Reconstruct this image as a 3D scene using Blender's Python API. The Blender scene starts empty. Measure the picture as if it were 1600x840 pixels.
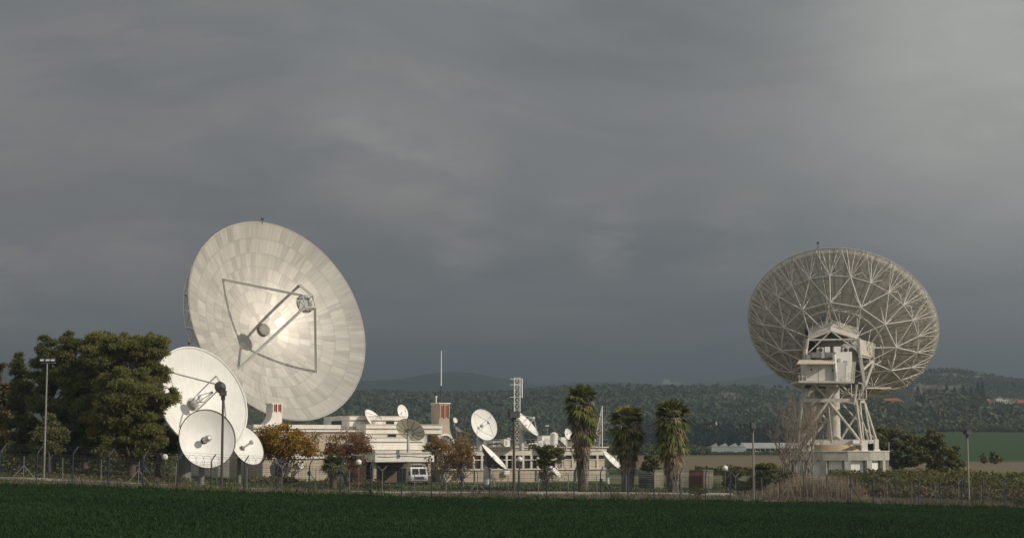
import bpy, bmesh, math, random
import numpy as np
from mathutils import Vector, Matrix
R = math.radians
random.seed(7)
rng = np.random.default_rng(11)
scene = bpy.context.scene
col = scene.collection

# ------------------------------------------------------------------ camera
F = 2600.0                      # focal length in pixels of the 1600 px wide photograph
PITCH = math.atan(275.0 / F)
EYE = Vector((0, 0, 4.0))
cam_d = bpy.data.cameras.new("camera")
cam = bpy.data.objects.new("camera", cam_d)
col.objects.link(cam)
cam.location = EYE
cam.rotation_euler = (R(90) + PITCH, 0, 0)
cam_d.sensor_width = 36.0
cam_d.lens = 36.0 * F / 1600.0
cam_d.clip_start = 0.5
cam_d.clip_end = 60000
scene.camera = cam
FW = Vector((0, math.cos(PITCH), math.sin(PITCH)))
UP = Vector((0, -math.sin(PITCH), math.cos(PITCH)))

def ray(px, py):
    return Vector((1, 0, 0)) * ((px - 800) / F) + UP * ((420 - py) / F) + FW

def at(px, py, Y):
    """the point of the place seen at a spot of the photograph, Y metres out from the camera"""
    d = ray(px, py)
    return EYE + d * (Y / d.y)

def mpp(Y):
    return Y / F

# ------------------------------------------------------------------ light
SUN = Vector((0.790, -0.33, 0.455)).normalized()
sun_d = bpy.data.lights.new("sun", 'SUN')
sun_d.energy = 3.75
sun_d.angle = R(0.6)
sun_d.color = (1.0, 0.92, 0.79)
sun = bpy.data.objects.new("sun", sun_d)
col.objects.link(sun)
sun.rotation_euler = (-SUN).to_track_quat('-Z', 'Y').to_euler()
sun.location = (60, -60, 80)

# ------------------------------------------------------------------ helpers: tags
def tag(o, label=None, cat=None, group=None, kind=None):
    if label: o['label'] = label
    if cat: o['category'] = cat
    if group: o['group'] = group
    if kind: o['kind'] = kind
    return o

def empty(name, loc, label, cat, group=None, rz=0.0):
    o = bpy.data.objects.new(name, None)
    o.empty_display_size = 0.3
    col.objects.link(o)
    o.location = loc
    o.rotation_euler = (0, 0, rz)
    return tag(o, label, cat, group)

def kids(o):
    return [c for c in col.objects if c.parent == o]

def copy_tree(o, parent=None):
    c = o.copy()
    col.objects.link(c)
    if parent: c.parent = parent
    for ch in kids(o):
        copy_tree(ch, c)
    return c

# ------------------------------------------------------------------ helpers: mesh
def wloc(o):
    v = Vector((0, 0, 0))
    while o is not None:
        v = v + o.location
        o = o.parent
    return v

class MB:
    """collects shapes, links them as ONE mesh object"""
    def __init__(s):
        s.v = []; s.f = []; s.mi = []
    def add(s, vs, fs, mi=0):
        b = len(s.v)
        s.v += [tuple(v) for v in vs]
        for f in fs:
            s.f.append(tuple(b + i for i in f)); s.mi.append(mi)
        return s
    def box(s, c, size, rz=0.0, M=None, mi=0):
        x, y, z = size[0] / 2, size[1] / 2, size[2] / 2
        vs = [Vector((a * x, b * y, d * z)) for d in (-1, 1) for b in (-1, 1) for a in (-1, 1)]
        if M is None:
            M = Matrix.Rotation(rz, 3, 'Z')
        c = Vector(c)
        vs = [M @ v + c for v in vs]
        return s.add(vs, [(0, 2, 3, 1), (4, 5, 7, 6), (0, 1, 5, 4), (1, 3, 7, 5), (3, 2, 6, 7), (2, 0, 4, 6)], mi)
    def tube(s, p, q, r, r2=None, n=6, caps=True, mi=0):
        p = Vector(p); q = Vector(q)
        if r2 is None: r2 = r
        d = q - p
        if d.length < 1e-6: return s
        d.normalize()
        a = d.orthogonal().normalized(); b = d.cross(a)
        vs = []
        for (c, rr) in ((p, r), (q, r2)):
            for k in range(n):
                t = 2 * math.pi * k / n
                vs.append(c + (a * math.cos(t) + b * math.sin(t)) * rr)
        fs = [(k, (k + 1) % n, n + (k + 1) % n, n + k) for k in range(n)]
        if caps:
            fs.append(tuple(reversed(range(n)))); fs.append(tuple(range(n, 2 * n)))
        return s.add(vs, fs, mi)
    def path(s, pts, r, n=5, r2=None):
        m = len(pts)
        for i in range(m - 1):
            ra = r if r2 is None else r + (r2 - r) * i / (m - 1)
            rb = r if r2 is None else r + (r2 - r) * (i + 1) / (m - 1)
            s.tube(pts[i], pts[i + 1], ra, rb, n)
        return s
    def lathe(s, prof, c=(0, 0, 0), n=16, M=None, mi=0):
        c = Vector(c); vs = []; fs = []
        for (r, z) in prof:
            for k in range(n):
                t = 2 * math.pi * k / n
                v = Vector((r * math.cos(t), r * math.sin(t), z))
                vs.append((M @ v if M else v) + c)
        for i in range(len(prof) - 1):
            for k in range(n):
                a = i * n + k; b = i * n + (k + 1) % n
                fs.append((a, b, b + n, a + n))
        fs.append(tuple(reversed(range(n))))
        fs.append(tuple((len(prof) - 1) * n + k for k in range(n)))
        return s.add(vs, fs, mi)
    def ball(s, c, r, n=12, sq=1.0):
        prof = [(max(r * math.sin(math.pi * i / n), r * .02), -r * sq * math.cos(math.pi * i / n)) for i in range(n + 1)]
        return s.lathe(prof, c, n * 2)
    def prism(s, poly, d, mi=0):
        """poly: 3D points of one face; d: offset vector to the other face"""
        d = Vector(d); n = len(poly)
        poly = [Vector(p) for p in poly]
        vs = poly + [p + d for p in poly]
        fs = [tuple(range(n)), tuple(reversed(range(n, 2 * n)))]
        fs += [(k, k + n, (k + 1) % n + n, (k + 1) % n) for k in range(n)]
        return s.add(vs, fs, mi)
    def build(s, name, mat, parent=None, smooth=False, local=False):
        me = bpy.data.meshes.new(name)
        off = wloc(parent) if (parent is not None and not local) else Vector((0, 0, 0))
        me.from_pydata([(v[0] - off.x, v[1] - off.y, v[2] - off.z) for v in s.v], [], s.f)
        for m in (mat if isinstance(mat, (list, tuple)) else [mat]):
            me.materials.append(m)
        if any(s.mi): me.polygons.foreach_set('material_index', s.mi)
        bm = bmesh.new(); bm.from_mesh(me)
        bmesh.ops.recalc_face_normals(bm, faces=bm.faces)
        bm.to_mesh(me); bm.free()
        if smooth:
            me.shade_smooth()
            try: me.set_sharp_from_angle(angle=R(38))
            except Exception: pass
        me.update()
        o = bpy.data.objects.new(name, me)
        col.objects.link(o)
        if parent is not None: o.parent = parent
        return o

def np_mesh(name, V, Fc, mat, parent=None, smooth=False, colors=None, polar=None):
    V = np.asarray(V, dtype=np.float32); Fc = np.asarray(Fc, dtype=np.int32)
    if parent is not None:
        off = wloc(parent); V = V - np.array((off.x, off.y, off.z), dtype=np.float32)
    k = Fc.shape[1]
    me = bpy.data.meshes.new(name)
    me.vertices.add(len(V)); me.vertices.foreach_set('co', V.ravel())
    me.loops.add(Fc.size); me.loops.foreach_set('vertex_index', Fc.ravel())
    me.polygons.add(len(Fc))
    me.polygons.foreach_set('loop_start', np.arange(0, Fc.size, k, dtype=np.int32))
    me.polygons.foreach_set('loop_total', np.full(len(Fc), k, dtype=np.int32))
    if colors is not None:
        at_ = me.color_attributes.new("tint", 'FLOAT_COLOR', 'POINT')
        c4 = np.ones((len(V), 4), dtype=np.float32); c4[:, :3] = colors
        at_.data.foreach_set('color', c4.ravel())
    if polar is not None:
        at_ = me.color_attributes.new('polar', 'FLOAT_COLOR', 'POINT'); c4 = np.ones((len(V), 4), dtype=np.float32); c4[:, :3] = polar; at_.data.foreach_set('color', c4.ravel())
    me.materials.append(mat)
    me.update(calc_edges=True); me.validate()
    if smooth: me.shade_smooth()
    o = bpy.data.objects.new(name, me); col.objects.link(o)
    if parent is not None: o.parent = parent
    return o

def sstep(x, a, b):
    t = np.clip((np.asarray(x, dtype=float) - a) / (b - a), 0, 1)
    return t * t * (3 - 2 * t)

_ph = np.random.default_rng(5)
_W = [(_ph.uniform(0, 2 * np.pi), _ph.uniform(0, 2 * np.pi), _ph.uniform(0, 2 * np.pi)) for _ in range(40)]
def wob(x, y, scale, octv=4, seed=0):
    """smooth wobble, about -1..1, features of `scale` metres"""
    out = 0; amp = 1; tot = 0
    for o in range(octv):
        for k in range(3):
            a, p, q = _W[(seed * 7 + o * 3 + k) % 40]
            s = 2 * np.pi / scale * (2 ** o) * (0.7 + 0.3 * k)
            out = out + amp * np.sin((x * np.cos(a) + y * np.sin(a)) * s + p + 1.3 * np.sin((x * np.sin(q) + y * np.cos(q)) * s * .6 + q)) / 3
        tot += amp * .6; amp *= .55
    return out / tot

# ------------------------------------------------------------------ helpers: materials
def new_mat(name):
    m = bpy.data.materials.new(name); m.use_nodes = True
    nt = m.node_tree; nt.nodes.clear()
    out = nt.nodes.new('ShaderNodeOutputMaterial')
    return m, nt, out

def N(nt, t, **kw):
    n = nt.nodes.new(t)
    for k, v in kw.items():
        if k in n.inputs: n.inputs[k].default_value = v
        else: setattr(n, k, v)
    return n

def c4(c, a=1.0): return (c[0], c[1], c[2], a)

def mixc(nt, fac, a, b, blend='MIX'):
    n = nt.nodes.new('ShaderNodeMix'); n.data_type = 'RGBA'; n.blend_type = blend
    for sock, v in ((n.inputs[0], fac), (n.inputs[6], a), (n.inputs[7], b)):
        if hasattr(v, 'is_output'): nt.links.new(v, sock)
        elif isinstance(v, (tuple, list)): sock.default_value = c4(v)
        else: sock.default_value = v
    return n.outputs[2]

def ramp(nt, src, p0, p1, v0=0.0, v1=1.0):
    n = N(nt, 'ShaderNodeMapRange'); n.clamp = True
    n.inputs[1].default_value = p0; n.inputs[2].default_value = p1
    n.inputs[3].default_value = v0; n.inputs[4].default_value = v1
    nt.links.new(src, n.inputs[0]); return n.outputs[0]

def paint(name, c, rough=.6, metal=0.0, c2=None, scale=3.0, stain=None, stain_amt=.5, streak=1.0, bump=0.0, spec=.4, noise_w=(.35, .65)):
    """painted / mineral surface: two tones mottled by noise, optional vertical dirt streaks"""
    m, nt, out = new_mat(name)
    b = N(nt, 'ShaderNodeBsdfPrincipled')
    b.inputs['Roughness'].default_value = rough; b.inputs['Metallic'].default_value = metal
    b.inputs['Specular IOR Level'].default_value = spec
    tc = N(nt, 'ShaderNodeTexCoord')
    no = N(nt, 'ShaderNodeTexNoise'); no.inputs['Scale'].default_value = scale; no.inputs['Detail'].default_value = 6
    nt.links.new(tc.outputs['Object'], no.inputs['Vector'])
    colr = mixc(nt, ramp(nt, no.outputs['Fac'], *noise_w), c, c2 or tuple(x * .85 for x in c))
    if stain:
        mp = N(nt, 'ShaderNodeMapping'); mp.inputs['Scale'].default_value = (2.0, 2.0, .18 * streak)
        nt.links.new(tc.outputs['Object'], mp.inputs['Vector'])
        n2 = N(nt, 'ShaderNodeTexNoise'); n2.inputs['Scale'].default_value = 1.6; n2.inputs['Detail'].default_value = 8; n2.inputs['Roughness'].default_value = .65
        nt.links.new(mp.outputs[0], n2.inputs['Vector'])
        colr = mixc(nt, ramp(nt, n2.outputs['Fac'], .5, .78, 0, stain_amt), colr, stain)
    nt.links.new(colr, b.inputs['Base Color'])
    if bump:
        bp = N(nt, 'ShaderNodeBump'); bp.inputs['Strength'].default_value = bump; bp.inputs['Distance'].default_value = .05
        nt.links.new(no.outputs['Fac'], bp.inputs['Height']); nt.links.new(bp.outputs[0], b.inputs['Normal'])
    nt.links.new(b.outputs[0], out.inputs[0])
    return m

def leafmat(name, ca, cb, cc=None, trans=.25, rough=.7, nscale=.45, var=.35):
    """leaves: every leaf its own tone between ca and cb, a few of cc"""
    m, nt, out = new_mat(name)
    g = N(nt, 'ShaderNodeNewGeometry')
    tc = N(nt, 'ShaderNodeTexCoord')
    no = N(nt, 'ShaderNodeTexNoise'); no.inputs['Scale'].default_value = nscale; no.inputs['Detail'].default_value = 4
    nt.links.new(tc.outputs['Object'], no.inputs['Vector'])
    ad = N(nt, 'ShaderNodeMath', operation='ADD')
    nt.links.new(ramp(nt, g.outputs['Random Per Island'], 0, 1, -var, var), ad.inputs[0]); nt.links.new(no.outputs['Fac'], ad.inputs[1])
    c = mixc(nt, ramp(nt, ad.outputs[0], .2, .8), ca, cb)
    if cc:
        mu = N(nt, 'ShaderNodeMath', operation='MULTIPLY'); mu.inputs[1].default_value = 7.31
        nt.links.new(g.outputs['Random Per Island'], mu.inputs[0])
        fr = N(nt, 'ShaderNodeMath', operation='FRACT'); nt.links.new(mu.outputs[0], fr.inputs[0])
        c = mixc(nt, ramp(nt, fr.outputs[0], .72, .95), c, cc)
    d = N(nt, 'ShaderNodeBsdfPrincipled'); d.inputs['Roughness'].default_value = rough; d.inputs['Specular IOR Level'].default_value = .2
    t = N(nt, 'ShaderNodeBsdfTranslucent')
    nt.links.new(c, d.inputs['Base Color']); nt.links.new(c, t.inputs['Color'])
    ms = N(nt, 'ShaderNodeMixShader'); ms.inputs[0].default_value = trans
    nt.links.new(d.outputs[0], ms.inputs[1]); nt.links.new(t.outputs[0], ms.inputs[2])
    nt.links.new(ms.outputs[0], out.inputs[0])
    return m

def tintmat(name, rough=.9, scale=1.2, lo=.75, hi=1.25, bump=.0):
    """ground: the zone colour of the land (tint attribute) with fine mottling"""
    m, nt, out = new_mat(name)
    b = N(nt, 'ShaderNodeBsdfPrincipled'); b.inputs['Roughness'].default_value = rough; b.inputs['Specular IOR Level'].default_value = .15
    a = N(nt, 'ShaderNodeVertexColor'); a.layer_name = "tint"
    tc = N(nt, 'ShaderNodeTexCoord')
    no = N(nt, 'ShaderNodeTexNoise'); no.inputs['Scale'].default_value = scale; no.inputs['Detail'].default_value = 9; no.inputs['Roughness'].default_value = .65
    nt.links.new(tc.outputs['Object'], no.inputs['Vector'])
    k = ramp(nt, no.outputs['Fac'], .3, .7, lo, hi)
    cmb = N(nt, 'ShaderNodeCombineColor')
    for i in range(3): nt.links.new(k, cmb.inputs[i])
    nt.links.new(mixc(nt, 1.0, a.outputs[0], cmb.outputs[0], 'MULTIPLY'), b.inputs['Base Color'])
    nt.links.new(b.outputs[0], out.inputs[0])
    return m

M = {}
M['white'] = paint('white_paint', (.80, .78, .73), .5, c2=(.74, .72, .67), scale=1.2, stain=(.45, .41, .35), stain_amt=.25)
M['white_dish'] = paint('white_dish_paint', (.80, .785, .74), .5, c2=(.74, .725, .68), scale=.9, stain=(.55, .51, .44), stain_amt=.5, streak=1.5)
M['dish_back'] = paint('weathered_dish_back', (.42, .40, .36), .6, c2=(.35, .33, .30), scale=1.5)
M['seam'] = paint('panel_gap', (.72, .70, .66), .6, scale=3)
M['lattice'] = paint('lattice_white', (.76, .74, .69), .5, c2=(.62, .59, .53), scale=.8, stain=(.38, .3, .2), stain_amt=.35)
M['steel'] = paint('galvanised_steel', (.55, .55, .53), .45, .35, c2=(.45, .45, .44), scale=2)
M['steel_white'] = paint('white_painted_steel', (.60, .565, .50), .5, c2=(.47, .435, .375), scale=1.3, stain=(.24, .16, .10), stain_amt=.6)
M['dark_steel'] = paint('dark_steel', (.07, .07, .07), .5, .2, scale=3)
M['brown_steel'] = paint('brown_steel', (.085, .07, .055), .6, scale=3)
M['concrete'] = paint('raw_concrete', (.44, .42, .37), .85, c2=(.36, .35, .31), scale=.9, stain=(.17, .16, .13), stain_amt=.75, bump=.15)
M['plaster'] = paint('beige_plaster', (.50, .43, .33), .85, c2=(.44, .375, .285), scale=.8, stain=(.24, .2, .15), stain_amt=.45)
M['tan_plaster'] = paint('tan_plaster', (.47, .39, .30), .85, c2=(.41, .34, .26), scale=.8, stain=(.22, .18, .14), stain_amt=.4)
M['fascia'] = paint('weathered_white_fascia', (.80, .76, .69), .7, c2=(.70, .65, .57), scale=.6, stain=(.36, .28, .19), stain_amt=.5, streak=2.5)
M['cream'] = paint('cream_concrete', (.66, .61, .53), .75, c2=(.57, .52, .44), scale=.6, stain=(.30, .24, .17), stain_amt=.6, streak=2)
M['roof'] = paint('grey_roof', (.30, .29, .28), .9, scale=.7)
M['brown_wall'] = paint('brown_porch_wall', (.17, .13, .09), .85, scale=1)
M['glass'] = paint('dark_window_glass', (.02, .023, .025), .12, scale=1, spec=.6)
M['red_louvre'] = paint('red_louvre', (.30, .08, .055), .65, scale=3)
M['brick'] = paint('red_brick', (.15, .065, .045), .85, scale=3)
M['blue_post'] = paint('blue_fence_post', (.03, .04, .07), .5, scale=3)
M['wire'] = paint('fence_wire', (.12, .13, .15), .5, .5, scale=3)
M['grey_post'] = paint('grey_fence_post', (.22, .215, .2), .6, .2, scale=3)
M['globe'] = paint('globe_lamp_glass', (.82, .80, .76), .3, scale=3)
M['bark'] = paint('bark', (.13, .095, .07), .9, c2=(.08, .06, .045), scale=3)
M['bare_bark'] = paint('pale_bark', (.32, .27, .22), .9, c2=(.2, .165, .13), scale=2)
M['greenhouse'] = paint('greenhouse_film', (.46, .46, .44), .5, c2=(.38, .38, .36), scale=.1)
M['terracotta'] = paint('terracotta_roof', (.34, .13, .07), .85, scale=.3)
M['solar'] = paint('solar_panel', (.05, .05, .055), .3, scale=2)
M['asphalt'] = paint('asphalt', (.07, .068, .065), .9, scale=2)
M['kerb'] = paint('kerb_concrete', (.34, .31, .26), .85, scale=1.2)
M['tyre'] = paint('tyre_rubber', (.02, .02, .02), .9, scale=3)
M['beige_cone'] = paint('tan_metal_skirt', (.52, .40, .27), .6, scale=1)
M['rail'] = paint('rail_steel', (.6, .59, .56), .5, .2, scale=3)
M['pine'] = leafmat('pine_needles', (.085, .11, .04), (.27, .265, .08), (.33, .26, .10), .45, nscale=.8, var=.2)
M['pine_dark'] = leafmat('dark_pine_needles', (.08, .10, .04), (.225, .22, .08), None, .45, nscale=.8, var=.2)
M['cypress'] = leafmat('cypress_needles', (.075, .09, .04), (.17, .165, .07), (.22, .19, .09), .3)
M['brownish'] = leafmat('dull_brown_leaves', (.10, .085, .04), (.19, .155, .075), None, .25)
M['ochre'] = leafmat('ochre_leaves', (.27, .15, .028), (.45, .27, .045), (.2, .19, .045), .4)
M['rust'] = leafmat('rust_leaves', (.16, .075, .035), (.28, .14, .07), (.2, .15, .07), .35)
M['tan_leaf'] = leafmat('tan_brown_leaves', (.24, .14, .055), (.38, .24, .10), (.18, .16, .06), .35)
M['olive'] = leafmat('olive_leaves', (.075, .085, .034), (.19, .18, .066), None, .35, nscale=.6, var=.22)
M['scrub'] = leafmat('scrub_leaves', (.075, .09, .03), (.19, .185, .058), (.22, .18, .08), .35, nscale=.6, var=.25)
M['palm_green'] = leafmat('palm_fronds', (.055, .08, .024), (.18, .19, .052), (.32, .27, .11), .3)
M['palm_dry'] = leafmat('dry_palm_fronds', (.22, .16, .095), (.42, .33, .21), (.14, .10, .06), .3)
M['palm_shag'] = leafmat('grey_palm_skirt', (.17, .14, .105), (.36, .31, .25), (.10, .08, .06), .1)
M['crop'] = leafmat('crop_leaves', (.0125, .036, .0108), (.030, .068, .0188), None, .25, .85, .07, .22)
M['weed'] = leafmat('dry_weeds', (.13, .10, .075), (.25, .205, .16), (.10, .11, .05), .25)
M['lawn'] = leafmat('lawn_grass', (.04, .075, .02), (.10, .14, .04), (.19, .16, .09), .25)
M['reed'] = leafmat('dry_reeds', (.27, .21, .14), (.42, .34, .24), None, .25)
M['wood_far'] = leafmat('far_pine_wood', (.064, .086, .048), (.112, .135, .07), None, .2, .95, .012, .15)
M['wood_near'] = leafmat('hillside_wood', (.05, .068, .034), (.125, .148, .066), (.15, .135, .078), .25, .95, .03, .25)
M['wood_dark'] = leafmat('far_cypress', (.018, .028, .016), (.035, .05, .026), None, .0, .9)
def meshmat():
    m, nt, out = new_mat('perforated_dish_mesh')
    d = N(nt, 'ShaderNodeBsdfDiffuse'); d.inputs[0].default_value = (.62, .58, .51, 1); t = N(nt, 'ShaderNodeBsdfTranslucent'); t.inputs[0].default_value = (.92, .87, .77, 1)
    ms = N(nt, 'ShaderNodeMixShader'); ms.inputs[0].default_value = .6
    nt.links.new(d.outputs[0], ms.inputs[1]); nt.links.new(t.outputs[0], ms.inputs[2]); nt.links.new(ms.outputs[0], out.inputs[0]); return m
M['mesh_dish'] = meshmat()
M['ground'] = tintmat('ground_soil')
M['hill'] = tintmat('hill_ground', scale=.02, lo=.7, hi=1.3)
# ------------------------------------------------------------------ the land
FA = at(113, 757, 122.0); FB = at(1537, 791, 159.0)        # fence line on the ground
fdir = np.array((FB.x - FA.x, FB.y - FA.y)); flen = float(np.hypot(*fdir)); fdir = fdir / flen
fnrm = np.array((-fdir[1], fdir[0]))                       # towards the compound

def fence_sd(x, y):
    """(metres along the fence, metres behind it)"""
    dx = np.asarray(x, float) - FA.x; dy = np.asarray(y, float) - FA.y
    return dx * fdir[0] + dy * fdir[1], dx * fnrm[0] + dy * fnrm[1]

_fs = []; _fz = []
for px, py in ((-700, 735), (0, 755), (113, 757), (230, 762), (342, 767), (446, 770), (547, 773), (693, 777), (828, 779), (957, 780), (1117, 781.5), (1268, 784), (1403, 788), (1537, 791), (1700, 795), (2300, 801)):
    # where the sight line crosses the fence's vertical plane
    d = ray(px, py); t = ((FA.x - EYE.x) * fnrm[0] + (FA.y - EYE.y) * fnrm[1]) / (d.x * fnrm[0] + d.y * fnrm[1])
    p = EYE + d * t; _fs.append(float(fence_sd(p.x, p.y)[0])); _fz.append(p.z)
_o = np.argsort(_fs); _fs = np.array(_fs)[_o]; _fz = np.array(_fz)[_o]

def zmap(x, y):
    x = np.asarray(x, float); y = np.asarray(y, float)
    s, d = fence_sd(x, y)
    zf = np.interp(s, _fs, _fz)
    near = -1.0 - .006 * x
    field = near + (zf - near) * sstep(d, -70, 0) - .26 * sstep(-d, .2, 2.2)
    comp = -.7 + 1.75 * sstep(-x, 14, 44) * sstep(-y, -235, -165) + .0 * x
    behind = zf + (comp - zf) * sstep(d, 3, 34)
    z = np.where(d < 0, field, behind)
    far = -.35 + 11.5 * sstep(y, 430, 1050) * sstep(x / np.maximum(y, 1), .16, .26) + 5 * sstep(y, 900, 1300)
    z = z + (far - z) * sstep(y, 275, 420)
    return z

def ground_z(x, y): return float(zmap(x, y))

ys = np.concatenate([np.arange(2, 70, 4.0), np.arange(70, 118, 1.5), np.arange(118, 250, .7), np.arange(250, 420, 3.0), np.arange(420, 1400, 14.0), np.geomspace(1400, 16000, 30)])
us = np.linspace(-.62, .62, 380)
YY, UU = np.meshgrid(ys, us, indexing='ij')
XX = UU * (YY + 30)
ZZ = zmap(XX, YY)
S, D = fence_sd(XX, YY)
ZZ = ZZ + wob(XX, YY, 9, 3, 1) * .05 * (YY < 300)
C = np.zeros(XX.shape + (3,))
def zone(mask, c):
    C[:] = C + (np.array(c) - C) * np.clip(mask, 0, 1)[..., None]
w1 = wob(XX, YY, 14, 4, 2); w2 = wob(XX, YY, 60, 4, 3); w3 = wob(XX, YY, 5, 3, 4)
C[:] = (.018, .03, .012)                                       # crop soil seen between the blades
zone(D > .3, (.21, .175, .13))                                 # verge: dry weeds and earth
zone(sstep(D + w1 * 1.2, 12, 14.5), (.17, .16, .105))          # compound yard
zone(sstep(D + w1 * 2, 20, 26) * sstep(w3 + w1, -.5, .3) * (YY < 235), (.085, .11, .04))   # lawns
zone(sstep(YY + w2 * 8, 235, 262), (.15, .14, .075))
zone(sstep(YY + w2 * 6, 275, 285) * (1 - sstep(YY, 318, 324)) * (1 - sstep(XX / YY, .16, .18)), (.035, .085, .022))          # green strip behind
zone(sstep(YY + w2 * 5, 318, 326), (.17, .135, .085))          # fallow brown field
zone(sstep(YY + w2 * 12, 430, 460) * sstep(XX / YY, .19, .2), (.038, .072, .022))           # green winter field
zone(sstep(YY + w2 * 12, 640, 660) * (1 - sstep(XX / YY, .18, .19)), (.11, .11, .05))
zone(sstep(YY, 1000, 1040), (.055, .065, .032))
ny, nx = XX.shape
idx = np.arange(ny * nx).reshape(ny, nx)
Fq = np.stack([idx[:-1, :-1], idx[:-1, 1:], idx[1:, 1:], idx[1:, :-1]], -1).reshape(-1, 4)
g = np_mesh('ground', np.stack([XX, YY, ZZ], -1).reshape(-1, 3), Fq, M['ground'], smooth=True, colors=C.reshape(-1, 3))
tag(g, kind='structure')

# ------------------------------------------------------------------ hills
def hill(name, crest, Yf, Yc, Yb, ext, base_py=693, rough=1.0, seed=0, colr=(.05, .06, .03), clear=None, n=260):
    """crest: [(px, py)] as the ridge shows; foot at Yf, ridge at Yc, far foot at Yb"""
    cx = np.array([c[0] for c in crest], float); cy = np.array([c[1] for c in crest], float)
    px = np.linspace(ext[0], ext[1], n)
    py = np.interp(px, cx, cy)
    ker = np.ones(7) / 7; py = np.convolve(np.pad(py, 3, mode='edge'), ker, 'valid')
    u = (px - 800) / F / 1.0; zc = 4 + (695 - py) / F * Yc
    ts = np.concatenate([np.linspace(0, 1, 60), np.linspace(1.05, 2, 16)])
    Y = np.where(ts <= 1, Yf + (Yc - Yf) * ts, Yc + (Yb - Yc) * (ts - 1))
    Yg, Ug = np.meshgrid(Y, u, indexing='ij'); Xg = Ug * Yg
    tg = np.meshgrid(ts, u, indexing='ij')[0]; Zc = np.meshgrid(ts, zc, indexing='ij')[1]
    prof = np.where(tg <= 1, sstep(tg, -.25, 1.05) , 1 - sstep(tg, 1, 2))
    p0 = sstep(np.array(0.), -.25, 1.05)
    prof = np.where(tg <= 1, (prof - p0) / (sstep(np.array(1.), -.25, 1.05) - p0), prof)
    base = np.minimum(-2, 0) + 5 * (Yf > 900)
    Zg = base + (Zc - base) * prof + wob(Xg, Yg, (Yc - Yf) * .35, 4, seed) * (Zc * .07) * rough * np.sin(np.pi * np.clip(tg, 0, 1)) 
    Cg = np.zeros(Xg.shape + (3,)); Cg[:] = colr
    if clear is not None:
        for (f, c) in clear:
            k = np.clip(f(Xg, Yg, tg), 0, 1)[..., None]; Cg = Cg + (np.array(c) - Cg) * k
    m, k2 = Xg.shape; idx = np.arange(m * k2).reshape(m, k2)
    Fq = np.stack([idx[:-1, :-1], idx[:-1, 1:], idx[1:, 1:], idx[1:, :-1]], -1).reshape(-1, 4)
    o = np_mesh(name, np.stack([Xg, Yg, Zg], -1).reshape(-1, 3), Fq, M['hill'], smooth=True, colors=Cg.reshape(-1, 3))
    tag(o, kind='structure')
    def f(X, Yq):
        """height of this hill"""
        uu = X / Yq; j = np.interp(uu, u, np.arange(len(u))); i = np.interp(Yq, Y, np.arange(len(Y)))
        i0 = np.clip(i.astype(int), 0, m - 2); j0 = np.clip(j.astype(int), 0, k2 - 2); a = i - i0; b = j - j0
        return (Zg[i0, j0] * (1 - a) + Zg[i0 + 1, j0] * a) * (1 - b) + (Zg[i0, j0 + 1] * (1 - a) + Zg[i0 + 1, j0 + 1] * a) * b
    return f, u, Y

# icosphere-like crown template
_bm = bmesh.new(); bmesh.ops.create_icosphere(_bm, subdivisions=1, radius=1.0)
ICO_V = np.array([v.co[:] for v in _bm.verts]); ICO_F = np.array([[v.index for v in f.verts] for f in _bm.faces]); _bm.free()
_bm = bmesh.new(); bmesh.ops.create_icosphere(_bm, subdivisions=2, radius=1.0)
ICO2_V = np.array([v.co[:] for v in _bm.verts]); ICO2_F = np.array([[v.index for v in f.verts] for f in _bm.faces]); _bm.free()

def crowns(P, h, w, seed, jag=.32, conic=0.0):
    """far trees: N jagged crowns standing at P, heights h, widths w; each crown two clumps"""
    r = np.random.default_rng(seed); n = len(P)
    V = np.repeat(ICO_V[None], n, 0) * (1 + r.uniform(-jag, jag, (n, len(ICO_V), 1)))
    if conic:
        k = 1 - conic * (V[..., 2:3] + 1) / 2
        V[..., :2] *= np.clip(k, .05, 2)
    V = V * np.stack([w / 2, w / 2, h / 2], -1)[:, None, :]
    a = r.uniform(0, 6.28, n); ca, sa = np.cos(a)[:, None], np.sin(a)[:, None]
    x = V[..., 0] * ca - V[..., 1] * sa; y = V[..., 0] * sa + V[..., 1] * ca
    V = np.stack([x, y, V[..., 2] + h[:, None] * .45], -1) + P[:, None, :]
    Fc = ICO_F[None] + (np.arange(n) * len(ICO_V))[:, None, None]
    return V.reshape(-1, 3), Fc.reshape(-1, 3)

def leaf_quads(P, r, smin, smax, up=0.0, aspect=.5):
    """one leaf-clump face per point: a bent diamond of its own size and direction"""
    n = len(P)
    d = r.normal(size=(n, 3)); d[:, 2] += up * 1.5; d /= np.linalg.norm(d, axis=1)[:, None] + 1e-9
    q = r.normal(size=(n, 3)); q = np.cross(d, q); q /= np.linalg.norm(q, axis=1)[:, None] + 1e-9
    s = r.uniform(smin, smax, n)[:, None]
    a = P - d * s * .5; b = P + d * s * .5; c = P + q * s * aspect * .5 + d * s * .05; e = P - q * s * aspect * .5 + d * s * .05
    V = np.stack([a, c, b, e], 1).reshape(-1, 3)
    return V, np.arange(n * 4).reshape(n, 4)

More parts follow.
